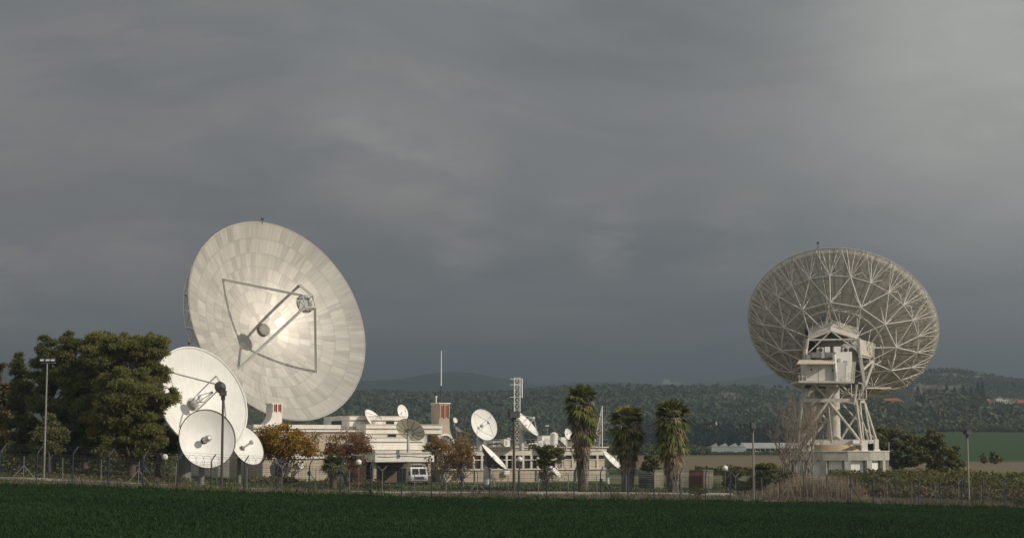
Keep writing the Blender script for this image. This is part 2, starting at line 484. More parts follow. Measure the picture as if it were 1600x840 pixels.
def ragged(P, h, w, seed, nq=26, conic=0.0):
    """nearer far trees: each crown a cloud of leaf-clump faces"""
    r = np.random.default_rng(seed); n = len(P)
    v = r.normal(size=(n, nq, 3)); v /= np.linalg.norm(v, axis=2)[..., None]; v *= (r.uniform(.25, 1, (n, nq, 1)) ** .45)
    if conic: v[..., :2] *= np.clip(1 - conic * (v[..., 2:3] + 1) / 2, .06, 2)
    c = P[:, None, :] + v * np.stack([w / 2, w / 2, h / 2], -1)[:, None, :]; c[..., 2] += h[:, None] * .5
    s = np.repeat(w, nq)
    V, Fc = leaf_quads(c.reshape(-1, 3), r, .3, .55, aspect=.85)
    ctr = np.repeat(c.reshape(-1, 3), 4, 0); V = ctr + (V - ctr) * np.repeat(s, 4)[:, None]
    return V, Fc

def wood(name, f, pts, hmin, hmax, seed, mat=None, conic=0.0, wr=(.65, 1.05), rag=0):
    r = np.random.default_rng(seed); X, Y = pts
    Z = f(X, Y); h = hmin + (hmax - hmin) * r.uniform(0, 1, len(X)) ** 1.8 * (1.25 + .5 * wob(X, Y, 260, 3, 13)); w = h * r.uniform(*wr, len(X))
    P_ = np.stack([X, Y, Z - .3], -1)
    V, Fc = ragged(P_, h, w, seed, rag, conic) if rag else crowns(P_, h, w, seed, conic=conic)
    o = np_mesh(name, V, Fc, mat or M['wood_far'])
    tag(o, kind='stuff'); return o

def scatter(u0, u1, Y0, Y1, n, keep=None, seed=1):
    r = np.random.default_rng(seed)
    Y = np.sqrt(r.uniform(Y0 ** 2, Y1 ** 2, n)); X = r.uniform(u0, u1, n) * Y
    if keep is not None:
        k = r.uniform(0, 1, n) < keep(X, Y); X = X[k]; Y = Y[k]
    return X, Y
def U(px): return (px - 800) / F

# far ridges
hill('distant_hills', [(-300, 580), (0, 569), (60, 572), (200, 578), (420, 585), (560, 596), (600, 594), (640, 592), (665, 585), (690, 582), (715, 580.5), (740, 582), (765, 588), (800, 595), (850, 604), (900, 608), (1000, 612), (1300, 618), (1600, 622), (1900, 622)],
     3400, 5200, 6800, (-350, 1950), seed=3, colr=(.04, .05, .032))
hill('far_mountain', [(-300, 622), (780, 607), (850, 601), (930, 596), (1000, 599), (1050, 603), (1110, 600), (1180, 590), (1215, 584), (1245, 580), (1290, 574), (1340, 571), (1400, 578), (1470, 586), (1540, 590), (1700, 596), (1900, 600)],
     4500, 6600, 9200, (-350, 1950), seed=5, colr=(.045, .055, .035))
# the wooded ridge behind the compound
def rock(px0, px1, t0, t1, sc, th, seed):
    def k(X, Y, t):
        p = X / Y * F + 800
        return sstep(wob(X, Y * .6, sc, 4, seed), th, th + .25) * sstep(p, px0, px0 + 30) * (1 - sstep(p, px1 - 30, px1)) * sstep(t, t0, t0 + .08) * (1 - sstep(t, t1 - .05, t1 + .02))
    return k
f1, _, _ = hill('wooded_ridge', [(-300, 640), (300, 632), (480, 632), (560, 624), (620, 622), (700, 626), (760, 624), (830, 619), (900, 616), (950, 614), (1010, 615), (1060, 618), (1100, 615), (1150, 613), (1210, 615), (1260, 620), (1320, 622), (1420, 640), (1600, 655), (1800, 660)],
     1150, 2300, 3300, (-350, 1850), seed=1, colr=(.045, .06, .03),
     clear=[(rock(1080, 1300, .45, 1.02, 130, -.05, 6), (.19, .16, .11)), (rock(520, 700, .3, .85, 170, .25, 9), (.17, .14, .09)), (rock(1040, 1330, .86, 1.03, 60, -.4, 2), (.2, .16, .115))])
def dens1(X, Y):
    p = X / Y * F + 800
    return 1 - .9 * sstep(p, 1070, 1130) * sstep(wob(X, Y * .6, 130, 4, 6), -.15, .1) * sstep(Y, 1550, 1750) - .35 * (1 - sstep(p, 560, 720)) * sstep(wob(X, Y, 170, 4, 9), .2, .4)
wood('ridge_forest', f1, scatter(U(430), U(1420), 1170, 2330, 62000, dens1, 4), 4.0, 9.5, 4, rag=9)
# the rocky hill on the right and the wooded slope before it
f2, _, _ = hill('rocky_hill', [(1150, 660), (1250, 628), (1330, 606), (1400, 592), (1450, 585), (1490, 583), (1530, 588), (1570, 596), (1610, 602), (1700, 610), (1900, 612)],
     1550, 2450, 3200, (1130, 1950), seed=7, colr=(.05, .062, .033),
     clear=[(rock(1380, 1640, .3, 1.0, 90, -.05, 11), (.185, .165, .12)), (rock(1455, 1520, .78, .98, 60, -.7, 3), (.22, .19, .14))], n=160)
def dens2(X, Y): return 1 - .88 * sstep(wob(X, Y * .6, 90, 4, 11), -.12, .12) 
wood('hill_forest', f2, scatter(U(1180), U(1700), 1600, 2480, 21000, dens2, 8), 3.5, 7.5, 8, rag=9)
f3, _, _ = hill('wooded_slope', [(1200, 668), (1260, 640), (1330, 636), (1400, 631), (1470, 630), (1540, 635), (1580, 638), (1640, 640), (1900, 646)],
     1060, 1480, 1900, (1180, 1950), seed=2, colr=(.045, .058, .03), clear=[(rock(1480, 1600, .15, .4, 40, .1, 4), (.22, .19, .12))], n=140)
def dens3(X, Y):
    p = X / Y * F + 800; v = ((p > 1536) & (p < 1610)) | ((p > 1374) & (p < 1445))
    return np.where(v & (Y > 1335), 0.0, 1.0)
wood('slope_forest', f3, scatter(U(1230), U(1720), 1075, 1490, 11000, dens3, 12), 4.5, 10.5, 12, M['wood_near'], rag=24)
def fg(X, Y): return zmap(X, Y)
wood('cypress_belt', fg, scatter(U(985), U(1330), 1120, 1165, 520, None, 14), 13, 19, 14, M['wood_dark'], .75, (.25, .4), rag=36)
wood('low_field_scrub', fg, scatter(U(1085), U(1330), 742, 790, 420, None, 17), 1.0, 2.6, 17, M['wood_near'], 0, (.9, 1.6), rag=30)
wood('field_scrub', fg, scatter(U(860), U(1100), 742, 790, 330, None, 15), 2.6, 6.0, 15, M['wood_near'], 0, (.9, 1.5), rag=40)
wood('field_edge_scrub', fg, scatter(U(1380), U(1720), 1000, 1075, 420, None, 16), 3, 7.5, 16, M['wood_near'], 0, (.8, 1.4), rag=36)

# countable cypresses on the right slope
cy_group = 'tall dark cypresses on the wooded slope'
def far_cypress(px, ptop, Y, w, f, label):
    X = U(px) * Y; z = float(f(np.array([X]), np.array([Y]))[0]); top = at(px, ptop, Y).z
    o = empty('cypress_tree', (X, Y, z), label, 'tree', cy_group)
    n = 420; h = top - z + .5
    t = rng.uniform(0.03, 1, n) ; rad = w * .5 * np.minimum(1, (1 - t) * 1.6 + .06) * np.minimum(1, .35 + t * 4)
    a = rng.uniform(0, 6.28, n); rr = rad * np.sqrt(rng.uniform(.25, 1, n))
    P = np.stack([X + rr * np.cos(a), Y + rr * np.sin(a), z + t * h], -1)
    V, Fc = leaf_quads(P, rng, .9, 1.7, up=.8)
    np_mesh('crown', V, Fc, M['wood_dark'], o)
    MB().tube((X, Y, z - .5), (X, Y, z + h * .5), .35, .15).build('trunk', M['bark'], o)

for px, pt, w, lab in ((1433, 603, 4.5, 'dark cypress at the left end of the hillside row of pointed trees'),
                       (1448, 608, 4, 'shorter dark cypress beside the left end tree of the hillside row'),
                       (1478, 600, 5, 'broad dark cypress above the middle of the green hillside wood'),
                       (1490, 604, 4, 'narrow dark cypress standing alone above the hillside wood'),
                       (1504, 602, 4.5, 'dark cypress with blunt tip left of the tallest hillside pair'),
                       (1516, 605, 4.5, 'low dark cypress just left of the tallest hillside pair'),
                       (1527, 597, 5.5, 'bushy tall dark cypress, fuller tree of the tallest hillside pair'),
                       (1533.5, 594, 3.6, 'tallest slender dark cypress beside the white hillside village')):
    far_cypress(px, pt + 1, 1420.0, w * 1.5, f3, lab)

# ------------------------------------------------------------------ far buildings
def house(px0, px1, ptop, pbot, Y, name, label, mat, roofmat=None, rh=0.0, depth=9, wins=3, cat='house', group=None, hillf=None):
    a = at(px0, pbot, Y); b = at(px1, pbot, Y); t = at(px0, ptop, Y).z
    o = empty(name, ((a.x + b.x) / 2, Y + depth / 2, a.z), label, cat, group)
    w = b.x - a.x; h = t - a.z
    MB().box(((a.x + b.x) / 2, Y + depth / 2, (a.z - 6 + t) / 2), (w, depth, h + 6)).build('wall', mat, o)
    if roofmat:
        p = [(a.x - .4, Y - .4, t), (b.x + .4, Y - .4, t), (b.x + .4, Y + depth + .4, t), (a.x - .4, Y + depth + .4, t)]
        r1 = (a.x + w * .2, Y + depth / 2, t + rh); r2 = (b.x - w * .2, Y + depth / 2, t + rh)
        MB().add(p + [r1, r2], [(0, 1, 5, 4), (1, 2, 5), (2, 3, 4, 5), (3, 0, 4), (3, 2, 1, 0)]).build('roof', roofmat, o)
    for k in range(wins):
        x = a.x + w * (k + .5) / wins
        MB().box((x, Y - .02, a.z + h * .55), (w / wins * .4, .12, h * .32)).build('window', M['glass'], o)
    return o
Mh = paint('white_house_wall', (.72, .70, .65), .8, scale=.1)
house(1540, 1549, 626, 634, 1440, 'village_house', 'white house with red tiled roof in the hillside village', Mh, M['terracotta'], 2.2, wins=2, group='houses of the hillside village')
house(1557, 1567, 622, 635, 1445, 'village_house', 'tallest white flat roofed house in the hillside village', Mh, None, wins=3, group='houses of the hillside village')
house(1566, 1575, 624, 631, 1452, 'village_house', 'low white flat roofed house right of the tallest village house', Mh, None, wins=2, group='houses of the hillside village')
house(1590, 1606, 629, 635, 1440, 'village_house', 'long house with rusty red roof at the right edge of village', M['tan_plaster'], M['terracotta'], 3, wins=4, group='houses of the hillside village')
house(1378, 1412, 626, 631, 1430, 'village_house', 'long red roofed house half hidden by the large back-turned dish', M['tan_plaster'], M['terracotta'], 2.5, wins=6, group='houses of the hillside village')
house(1430, 1441, 618, 624, 1436, 'village_house', 'small house with dull red roof under the left hillside cypresses', M['tan_plaster'], M['terracotta'], 3, wins=2, group='houses of the hillside village')
o = house(1036, 1064, 597, 603.5, 6450, 'hilltop_building', 'pale flat building alone on the hazy mountain beyond the palms', Mh, None, depth=30, wins=8, cat='building')
p = at(1050, 595, 6452); MB().box((p.x - 20, 6470, p.z), (26, 22, 14)).build('upper_storey', Mh, o)
# low embankment walls on the wooded ridge
for i, (a, b, lab) in enumerate((((1098, 676, 1150), (1121, 661, 1170), 'pale stepped stone wall climbing the ridge right of the palms'),
                                 ((1089, 684, 1148), (1095, 676, 1152), 'short pale stone wall below the stepped ridge wall'))):
    pa, pb = at(*a), at(*b)
    nst = 5 if i == 0 else 2
    mb = MB()
    for k in range(nst):
        q0 = pa.lerp(pb, k / nst); q1 = pa.lerp(pb, (k + 1) / nst)
        mb.prism([q0 + Vector((0, 0, -7)), q1 + Vector((0, 0, -7)), q1 + Vector((0, 0, 1.6)), q0 + Vector((0, 0, .9))], (0, 1.2, 0))
    tag(mb.build('stone_wall', paint('pale_stone', (.46, .42, .35), .9, scale=.2), None), lab, 'wall')

# greenhouse (five spans, long flank) on the valley floor
def greenhouse():
    Y = 860.0
    a = at(1107, 709, Y); e = at(1245, 709, Y + 20)
    z0 = ground_z(a.x, Y) - .3; zt = at(1120, 697, Y).z; zr = at(1120, 693.5, Y).z
    o = empty('greenhouse', ((a.x + e.x) / 2, Y, z0), 'long white plastic greenhouse with zigzag gable roofs in the valley', 'greenhouse')
    xs = [at(p, 700, Y).x for p in (1109, 1122, 1138, 1154, 1163)]
    for i in range(4):
        x0, x1 = xs[i], xs[i + 1]; L = 26
        MB().prism([(x0, Y, zt), (x1, Y, zt), ((x0 + x1) / 2 + 1.2, Y, zr + .6)], (3, L, 0)).build('gable_roof', M['greenhouse'], o)
    MB().box(((xs[0] + xs[4]) / 2 + 1, Y + 13.2, (z0 + zt) / 2 - .02), (xs[4] - xs[0], 26, zt - z0)).build('end_wall', paint('greenhouse_wall', (.40, .42, .40), .7, scale=.2), o)
    xr = e.x
    MB().prism([(xs[4] + .1, Y + 3, zt - 1), (xr, Y + 6, zt - 1), (xr, Y + 16, zr + .3), (xs[4] + .1, Y + 14, zr + .3)], (0, 0, .5)).build('long_roof', M['greenhouse'], o)
    MB().box(((xs[4] + xr) / 2, Y + 11, (z0 + zt) / 2 - .6), (xr - xs[4], 8, zt - z0 - 1.2)).build('flank', paint('greenhouse_flank', (.17, .18, .17), .7, scale=.2), o)
    for k in range(12):
        x = xs[4] + (xr - xs[4]) * (k + .5) / 12
        MB().box((x, Y + 4.4, (z0 + zt) / 2 - .5), (.25, .25, zt - z0 - 1)).build('post', M['rail'], o)
greenhouse()

def car_proto(px, Y, label, rz):
    x = U(px) * Y; z = ground_z(x, Y)
    o = empty('parked_car', (x, Y, z), label, 'car', 'white cars parked by the greenhouse', rz)
    side = [(-2.1, .35), (2.1, .35), (2.15, .75), (1.95, .95), (1.0, 1.02), (.45, 1.45), (-1.3, 1.48), (-1.95, 1.05), (-2.15, .8)]
    b = MB().prism([(p[0], -.85, p[1]) for p in side], (0, 1.7, 0)).build('body', M['white'], o, local=True)
    MB().prism([(p[0], -.862, p[1]) for p in ((-1.5, 1.04), (.75, 1.04), (.38, 1.38), (-1.22, 1.40))], (0, 1.724, 0)).build('window', M['glass'], o, local=True)
    for wx in (-1.3, 1.35):
        for wy in (-.8, .8):
            MB().tube((wx, wy - .1, .32), (wx, wy + .1, .32), .33, n=12).build('wheel', M['tyre'], o, local=True)
    return o
c = car_proto(1166, 832.0, 'white car parked nearest the greenhouse gables', R(10))
for px, Y, rz, lab in ((1181, 836.0, R(80), 'white car parked in the middle, behind the tall floodlight pole'), (1202, 838.0, R(8), 'white car parked at the right, towards the bare trees')):
    d = copy_tree(c); x = U(px) * Y; d.location = (x, Y, ground_z(x, Y)); d.rotation_euler.z = rz; d['label'] = lab
# ------------------------------------------------------------------ dish antennas
def frame_from_view(px, py, ratio, phi, front):
    """axes of a dish whose rim shows at (px, py) as an ellipse of this axis ratio, its short axis phi degrees over horizontal"""
    L = ray(px, py).normalized(); r = L.cross(Vector((0, 0, 1))).normalized(); u = r.cross(L)
    ca = ratio; sa = math.sqrt(1 - ca * ca); ph = R(phi)
    m = r * math.cos(ph) + u * math.sin(ph)
    t = -L if front else L
    n = (m * sa + t * ca).normalized()
    e2 = (m * ca - t * sa).normalized()
    e1 = r * math.sin(ph) - u * math.cos(ph)
    return e1, e2, n

class Dish:
    def __init__(s, px, py, Y, a, ratio, phi, front, fr):
        s.c = at(px, py, Y); s.R = a * mpp(Y); s.f = fr * s.R
        s.e1, s.e2, s.n = frame_from_view(px, py, ratio, phi, front)
        s.depth = s.R ** 2 / (4 * s.f); s.v = s.c - s.n * s.depth
    def p(s, r, th, off=0.0):
        """point on the bowl: radius r (fraction), angle th, off metres along the axis"""
        rr = r * s.R
        return s.v + (s.e1 * math.cos(th) + s.e2 * math.sin(th)) * rr + s.n * (rr * rr / (4 * s.f) + off)
    def q(s, r, th, z):
        """r metres from the axis, z metres before the vertex"""
        return s.v + (s.e1 * math.cos(th) + s.e2 * math.sin(th)) * r + s.n * z
    def M(s):
        return Matrix((s.e1, s.e2, s.n)).transposed()

def bowl(d, parent, mat_front, mat_back, nr=10, ns=56, th=.05, name='reflector', hole=0.0):
    V = []; 
    rs = [hole + (1 - hole) * i / nr for i in range(nr + 1)]
    mb = MB()
    for off in (0.0, -th):
        base = len(mb.v); vs = []; fs = []
        for r in rs:
            for k in range(ns):
                vs.append(d.p(max(r, .002), 2 * math.pi * k / ns, off))
        for i in range(nr):
            for k in range(ns):
                fs.append((i * ns + k, i * ns + (k + 1) % ns, (i + 1) * ns + (k + 1) % ns, (i + 1) * ns + k))
        mb.add(vs, fs, 0 if off == 0 else 1)
    n0 = nr * ns; n1 = (nr + 1) * ns + nr * ns
    for k in range(ns):
        mb.f.append((n0 + k, n0 + (k + 1) % ns, n1 + (k + 1) % ns, n1 + k)); mb.mi.append(0)
    me = bpy.data.meshes.new(name); off = wloc(parent)
    me.from_pydata([(v[0] - off.x, v[1] - off.y, v[2] - off.z) for v in mb.v], [], mb.f)
    me.materials.append(mat_front); me.materials.append(mat_back)
    me.polygons.foreach_set('material_index', mb.mi)
    me.shade_smooth(); me.set_sharp_from_angle(angle=R(40)); me.update()
    o = bpy.data.objects.new(name, me); col.objects.link(o); o.parent = parent
    return o

def rim_ring(d, parent, r, mat, ns=48, rad=1.0, off=0.0, name='rim'):
    mb = MB()
    for k in range(ns):
        mb.tube(d.p(rad, 2 * math.pi * k / ns, off), d.p(rad, 2 * math.pi * (k + 1) / ns, off), r, n=5, caps=False)
    return mb.build(name, mat, parent, smooth=True)

def small_dish(name, label, px, py, Y, a, ratio, phi, front=True, fr=.75, back=None, frontm=None, legs=4, footr=.95, rot=16.7, sub=.72, hub=.16, ribs=0, base=None, group=None, cat='satellite dish', feed=None, leg_r=None, post_r=None, rimr=None):
    d = Dish(px, py, Y, a, ratio, phi, front, fr)
    bz = base if base is not None else ground_z(d.v.x, d.v.y)
    back_c = d.v - d.n * (d.R * .22)
    root = empty(name, (back_c.x, back_c.y, bz), label, cat, group)
    bowl(d, root, frontm or M['white_dish'], back or M['dish_back'], nr=8, ns=48, th=max(.02, d.R * .02))
    rim_ring(d, root, rimr or max(.02, d.R * .018), back or M['white_dish'], off=-.01)
    lr = leg_r or max(.025, d.R * .017)
    zs = d.R * sub
    for k in range(legs):
        th = R(rot) + 2 * math.pi * k / legs
        MB().tube(d.p(footr, th), d.q(d.R * .08, th, zs), lr, n=6).build('feed_strut', M['steel'], root)
    fm = MB()
    fm.lathe([(d.R * .03, -.08 * d.R), (d.R * .11, -.02 * d.R), (d.R * .11, .03 * d.R), (d.R * .05, .1 * d.R)], d.q(0, 0, zs), 12, d.M())
    fm.build('feed_box', feed or M['steel'], root, smooth=True)
    MB().lathe([(d.R * .07, 0), (d.R * .05, d.R * .2), (d.R * .035, d.R * .24)], d.q(0, 0, 0), 14, d.M()).build('horn', M['steel'], root, smooth=True)
    hb = MB().lathe([(d.R * hub, -d.R * .26), (d.R * hub * 1.5, -d.R * .18), (d.R * .34, .005 * d.R)], d.v, 14, d.M())
    hb.build('hub', back or M['dish_back'], root, smooth=True)
    if ribs:
        rb = MB()
        for k in range(ribs):
            th = 2 * math.pi * k / ribs
            pts = [d.p(r, th, -.03 - .05 * d.R * (1 - r)) for r in (.08, .3, .55, .8, .99)]
            rb.path(pts, max(.02, d.R * .02), 4)
        rb.build('rib', M['dark_steel'], root)
    pr = post_r or max(.05, d.R * .09)
    mt = MB().tube((back_c.x, back_c.y, bz - .3), (back_c.x, back_c.y, back_c.z - d.R * .05), pr * 1.25, pr, 12)
    mt.tube(back_c - d.e1 * d.R * .22, back_c + d.e1 * d.R * .22, pr * .8, n=8)
    mt.build('mount_post', M['grey_post'] if d.R > 1.9 and Y < 180 else M['steel'], root, smooth=True)
    return d, root

# ---- panelled skin of the two giant dishes
def panelmat(name, ca, cb, rough, metal, seam):
    m, nt, out = new_mat(name)
    b = N(nt, 'ShaderNodeBsdfPrincipled'); b.inputs['Metallic'].default_value = metal
    a = N(nt, 'ShaderNodeVertexColor'); a.layer_name = 'tint'
    sp = N(nt, 'ShaderNodeSeparateColor'); nt.links.new(a.outputs[0], sp.inputs[0])
    tc = N(nt, 'ShaderNodeTexCoord')
    no = N(nt, 'ShaderNodeTexNoise'); no.inputs['Scale'].default_value = 1.3; no.inputs['Detail'].default_value = 9; no.inputs['Roughness'].default_value = .72
    pa = N(nt, 'ShaderNodeVertexColor'); pa.layer_name = 'polar'; no.inputs['Scale'].default_value = 1.0
    nt.links.new(pa.outputs[0], no.inputs['Vector'])
    mu = N(nt, 'ShaderNodeMath', operation='MULTIPLY_ADD'); mu.inputs[1].default_value = .55
    nt.links.new(no.outputs['Fac'], mu.inputs[0]); nt.links.new(ramp(nt, sp.outputs[0], 0, 1, .19, .35), mu.inputs[2])
    c = mixc(nt, ramp(nt, mu.outputs[0], .36, .74), ca, cb)
    c = mixc(nt, ramp(nt, sp.outputs[2], .5, 1, 0, .6), c, seam)
    nt.links.new(c, b.inputs['Base Color'])
    nt.links.new(ramp(nt, sp.outputs[1], 0, 1, rough - .06, rough + .06), b.inputs['Roughness'])
    nt.links.new(b.outputs[0], out.inputs[0])
    return m

def panel_skin(d, parent, rings, counts, mat_front, mat_back, th, seed, warp=.012):
    r_ = np.random.default_rng(seed); V = []; Fc = []; C = []; PO = []
    for i in range(len(counts)):
        r0, r1 = rings[i], rings[i + 1]; n = counts[i]; nt_ = 1 if n > 60 else 2
        nt_ = max(nt_, int(round(144 / n))); nrr = 3
        for k in range(n):
            t0 = 2 * math.pi * k / n + i * .07; t1 = t0 + 2 * math.pi / n
            tone = r_.uniform(0, 1); gl = r_.uniform(0, 1); b = len(V)
            da, db = r_.normal(0, warp, 2)
            for ii in range(nrr + 1):
                for kk in range(nt_ + 1):
                    fr_ = ii / nrr; fk = kk / nt_
                    r = r0 + (r1 - r0) * fr_; t = t0 + (t1 - t0) * fk
                    p = d.p(r, t, 0.0) + d.n * (da * (fr_ - .5) + db * (fk - .5))
                    V.append(p[:]); C.append((tone, gl, 1.0 if ii == nrr else 0.0)); PO.append((34 * math.cos(t) + tone * 3, 34 * math.sin(t), 4.5 * r + k))
            for ii in range(nrr):
                for kk in range(nt_):
                    a = b + ii * (nt_ + 1) + kk
                    Fc.append((a, a + 1, a + nt_ + 2, a + nt_ + 1))
    o = np_mesh('reflector', V, Fc, mat_front, parent, smooth=True, colors=np.array(C), polar=np.array(PO))
    # the backing sheet, ribbed
    V = []; Fc = []; C = []; PO = []; ns = 168
    rr = np.linspace(rings[0], 1, 34)
    for i, r in enumerate(rr):
        for k in range(ns):
            V.append(d.p(r, 2 * math.pi * k / ns, -th - (.13 if k % 2 else 0.0))[:])
            C.append(((.25 + .5 * ((k * 37) % 11) / 11), .5, 1.0 if (k % 2 == 0 and k % 4 == 0) else 0)); PO.append((20 * math.cos(k * .0374), 20 * math.sin(k * .0374), 8 * r))
    for i in range(len(rr) - 1):
        for k in range(ns):
            Fc.append((i * ns + k, (i + 1) * ns + k, (i + 1) * ns + (k + 1) % ns, i * ns + (k + 1) % ns))
    np_mesh('back_panels', V, Fc, mat_back, parent, smooth=False, colors=np.array(C), polar=np.array(PO))

skin_front = panelmat('panel_skin', (.32, .30, .265), (.63, .597, .533), .49, .25, (.36, .335, .295))
skin_back = panelmat('panel_back', (.58, .54, .465), (.76, .71, .62), .65, .0, (.16, .15, .13))

# ================================================================== the giant dish turned to us
d1 = Dish(438.5, 498.5, 248.0, 166, .742, 33, True, .84)
gz = ground_z(d1.v.x - 6, d1.v.y + 6)
root1 = empty('giant_dish_antenna', (d1.v.x, d1.v.y + 8, gz), 'giant panelled dish antenna facing right with four-legged feed frame and dull silver face', 'satellite dish')
panel_skin(d1, root1, [.06, .17, .29, .40, .51, .62, .74, .87, 1.0], [16, 24, 36, 48, 72, 72, 72, 72], skin_front, skin_back, .25, 3)
rim_ring(d1, root1, .10, M['steel_white'], 72, 1.0, -.12)
# ring truss behind the rim
tm = MB(); NB = 36
for k in range(NB):
    a0 = 2 * math.pi * k / NB; a1 = 2 * math.pi * (k + 1) / NB; am = (a0 + a1) / 2
    f0, f1_ = d1.p(.995, a0, -.2), d1.p(.995, a1, -.2)
    b0, b1 = d1.p(.95, am, -2.3), d1.p(.95, am + 2 * math.pi / NB, -2.3)
    tm.tube(f0, b0, .09, n=5); tm.tube(b0, f1_, .09, n=5); tm.tube(b0, b1, .13, n=5)
    tm.tube(f0, d1.p(.955, a0, -1.25), .06, n=5)
    c0, c1 = d1.p(.955, a0, -1.25), d1.p(.955, a1, -1.25); tm.tube(c0, c1, .06, n=5)
tm.build('rim_truss', M['white'], root1)
bm_ = MB()
for k in range(18):
    th = 2 * math.pi * k / 18 + R(5)
    o0 = d1.p(.95, th, -2.3); m0 = d1.p(.6, th, -3.6); i0 = d1.q(3.2, th, -4.2)
    bm_.tube(o0, m0, .11, n=5); bm_.tube(m0, i0, .12, n=5)
    for rr_ in (.45, .6, .78): bm_.tube(d1.p(rr_, th, -.3), m0, .07, n=5)
    bm_.tube(m0, d1.p(.6, th + 2 * math.pi / 18, -3.6), .08, n=5)
bm_.build('back_truss', M['steel_white'], root1)
MB().lathe([(3.2, -7.0), (3.6, -6.5), (3.6, -1.0), (3.0, -.3)], d1.v, 16, d1.M()).build('hub', M['dish_back'], root1, smooth=True)
# hub cover in the middle of the bowl
MB().lathe([(.98, -.2), (.98, .5), (.9, .56)], d1.q(0, 0, 0), 24, d1.M()).build('feed_cover', paint('dull_hub_cover', (.27, .25, .21), .6, scale=2), root1, smooth=True)
# four-legged frame
sub_z = 11.7
apex = []
for k in range(4):
    th = R(16.7 + 90 * k)
    top = d1.q(1.25, th, sub_z + .2); apex.append(top)
    foot = d1.p(.63, th)
    lg = MB(); dr = (top - foot).normalized(); sd = dr.cross(d1.n).normalized(); ot = sd.cross(dr)
    for s_ in (-1, 1):
        lg.tube(foot + sd * .14 * s_, top + sd * .14 * s_, .085, n=6)
    lg.tube(foot + ot * .2, top + ot * .2, .085, n=6)
    nseg = 14
    for j in range(nseg):
        a = foot.lerp(top, j / nseg); b = foot.lerp(top, (j + 1) / nseg); s_ = 1 if j % 2 else -1
        lg.tube(a + sd * .14 * s_, b - sd * .14 * s_, .03, n=4); lg.tube(a + ot * .2, b + sd * .14 * s_, .03, n=4)
    lg.build('feed_leg', M['white'], root1)
fr_ = MB()
for z in (sub_z - 1.1, sub_z + .3):
    ps = [d1.q(1.35, R(16.7 + 90 * k), z) for k in range(4)]
    for k in range(4): fr_.tube(ps[k], ps[(k + 1) % 4], .1, n=5)
for k in range(4):
    fr_.tube(d1.q(1.35, R(16.7 + 90 * k), sub_z - 1.1), d1.q(1.35, R(16.7 + 90 * k), sub_z + .3), .09, n=5)
    fr_.tube(d1.q(1.35, R(16.7 + 90 * k), sub_z - 1.1), d1.q(1.35, R(106.7 + 90 * k), sub_z + .3), .06, n=5)
fr_.build('feed_frame', M['steel_white'], root1)
MB().lathe([(.05, -.78), (.7, -.62), (1.25, -.25), (1.42, .02), (1.42, .1), (.2, .35)], d1.q(0, 0, sub_z - .9), 24, d1.M()).build('subreflector', paint('grey_subreflector', (.34, .33, .30), .5, scale=2), root1, smooth=True)
# warning light on the rim
tp = max((d1.p(1.0, 2 * math.pi * k / 90, 0) for k in range(90)), key=lambda v: v.z)
MB().tube(tp - Vector((0, 0, .3)), tp + Vector((0, 0, .4)), .05).box(tp + Vector((0, 0, .5)), (.45, .3, .25)).build('warning_lamp', M['brown_steel'], root1)
# tower carrying it
hubc = d1.q(0, 0, -5.2)
tw = MB()
base = Vector((hubc.x - .5, hubc.y + .5, gz))
for sx in (-1, 1):
    for sy in (-1, 1):
        f = base + Vector((5.0 * sx, 5.0 * sy, 4.2)); t = Vector((hubc.x + 3.0 * sx, hubc.y + 2.4 * sy, hubc.z - 1.5))
        tw.tube(f, t, .3, n=8)
        f2 = base + Vector((5.0 * -sx, 5.0 * sy, 4.2)); tw.tube(f, t.lerp(f2, .5), .16, n=6)
tw.build('tower', M['steel_white'], root1)
MB().lathe([(8.0, 0), (8.0, 4.0), (7.8, 4.2)], base - Vector((0, 0, .6)), 14).build('plinth', M['concrete'], root1)
MB().tube(base + Vector((0, 0, 3)), hubc, 1.3, n=16).build('column', M['steel_white'], root1, smooth=True)

# ================================================================== the giant dish turned away
Y2 = 267.0
d2 = Dish(1315.5, 508.5, Y2, 147, .797, 79, False, .84)
P2 = lambda px, py, dy=0.0: at(px, py, Y2 + dy)
PX = mpp(Y2)
cen = P2(1305, 735, -5.0); cen.z = ground_z(cen.x, cen.y)
root2 = empty('giant_dish_antenna', cen, 'giant dish antenna seen from behind, white lattice back on a concrete drum base', 'satellite dish')
panel_skin(d2, root2, [.06, .17, .29, .40, .51, .62, .74, .87, 1.0], [16, 24, 36, 48, 72, 72, 72, 72], skin_front, skin_back, .22, 8)
rim_ring(d2, root2, .09, M['steel_white'], 84, 1.0, -.1)
SW = M['steel_white']
# circumferential stringers lying on the back
for r in (.22, .34, .46, .58, .66, .74, .81, .87, .92, .96):
    n = 72; st = MB()
    for k in range(n):
        st.tube(d2.p(r, 2 * math.pi * k / n, -.42), d2.p(r, 2 * math.pi * (k + 1) / n, -.42), .05, n=4, caps=False)
    st.build('stringer', M['steel_white'] if r > .8 else M['dish_back'], root2)
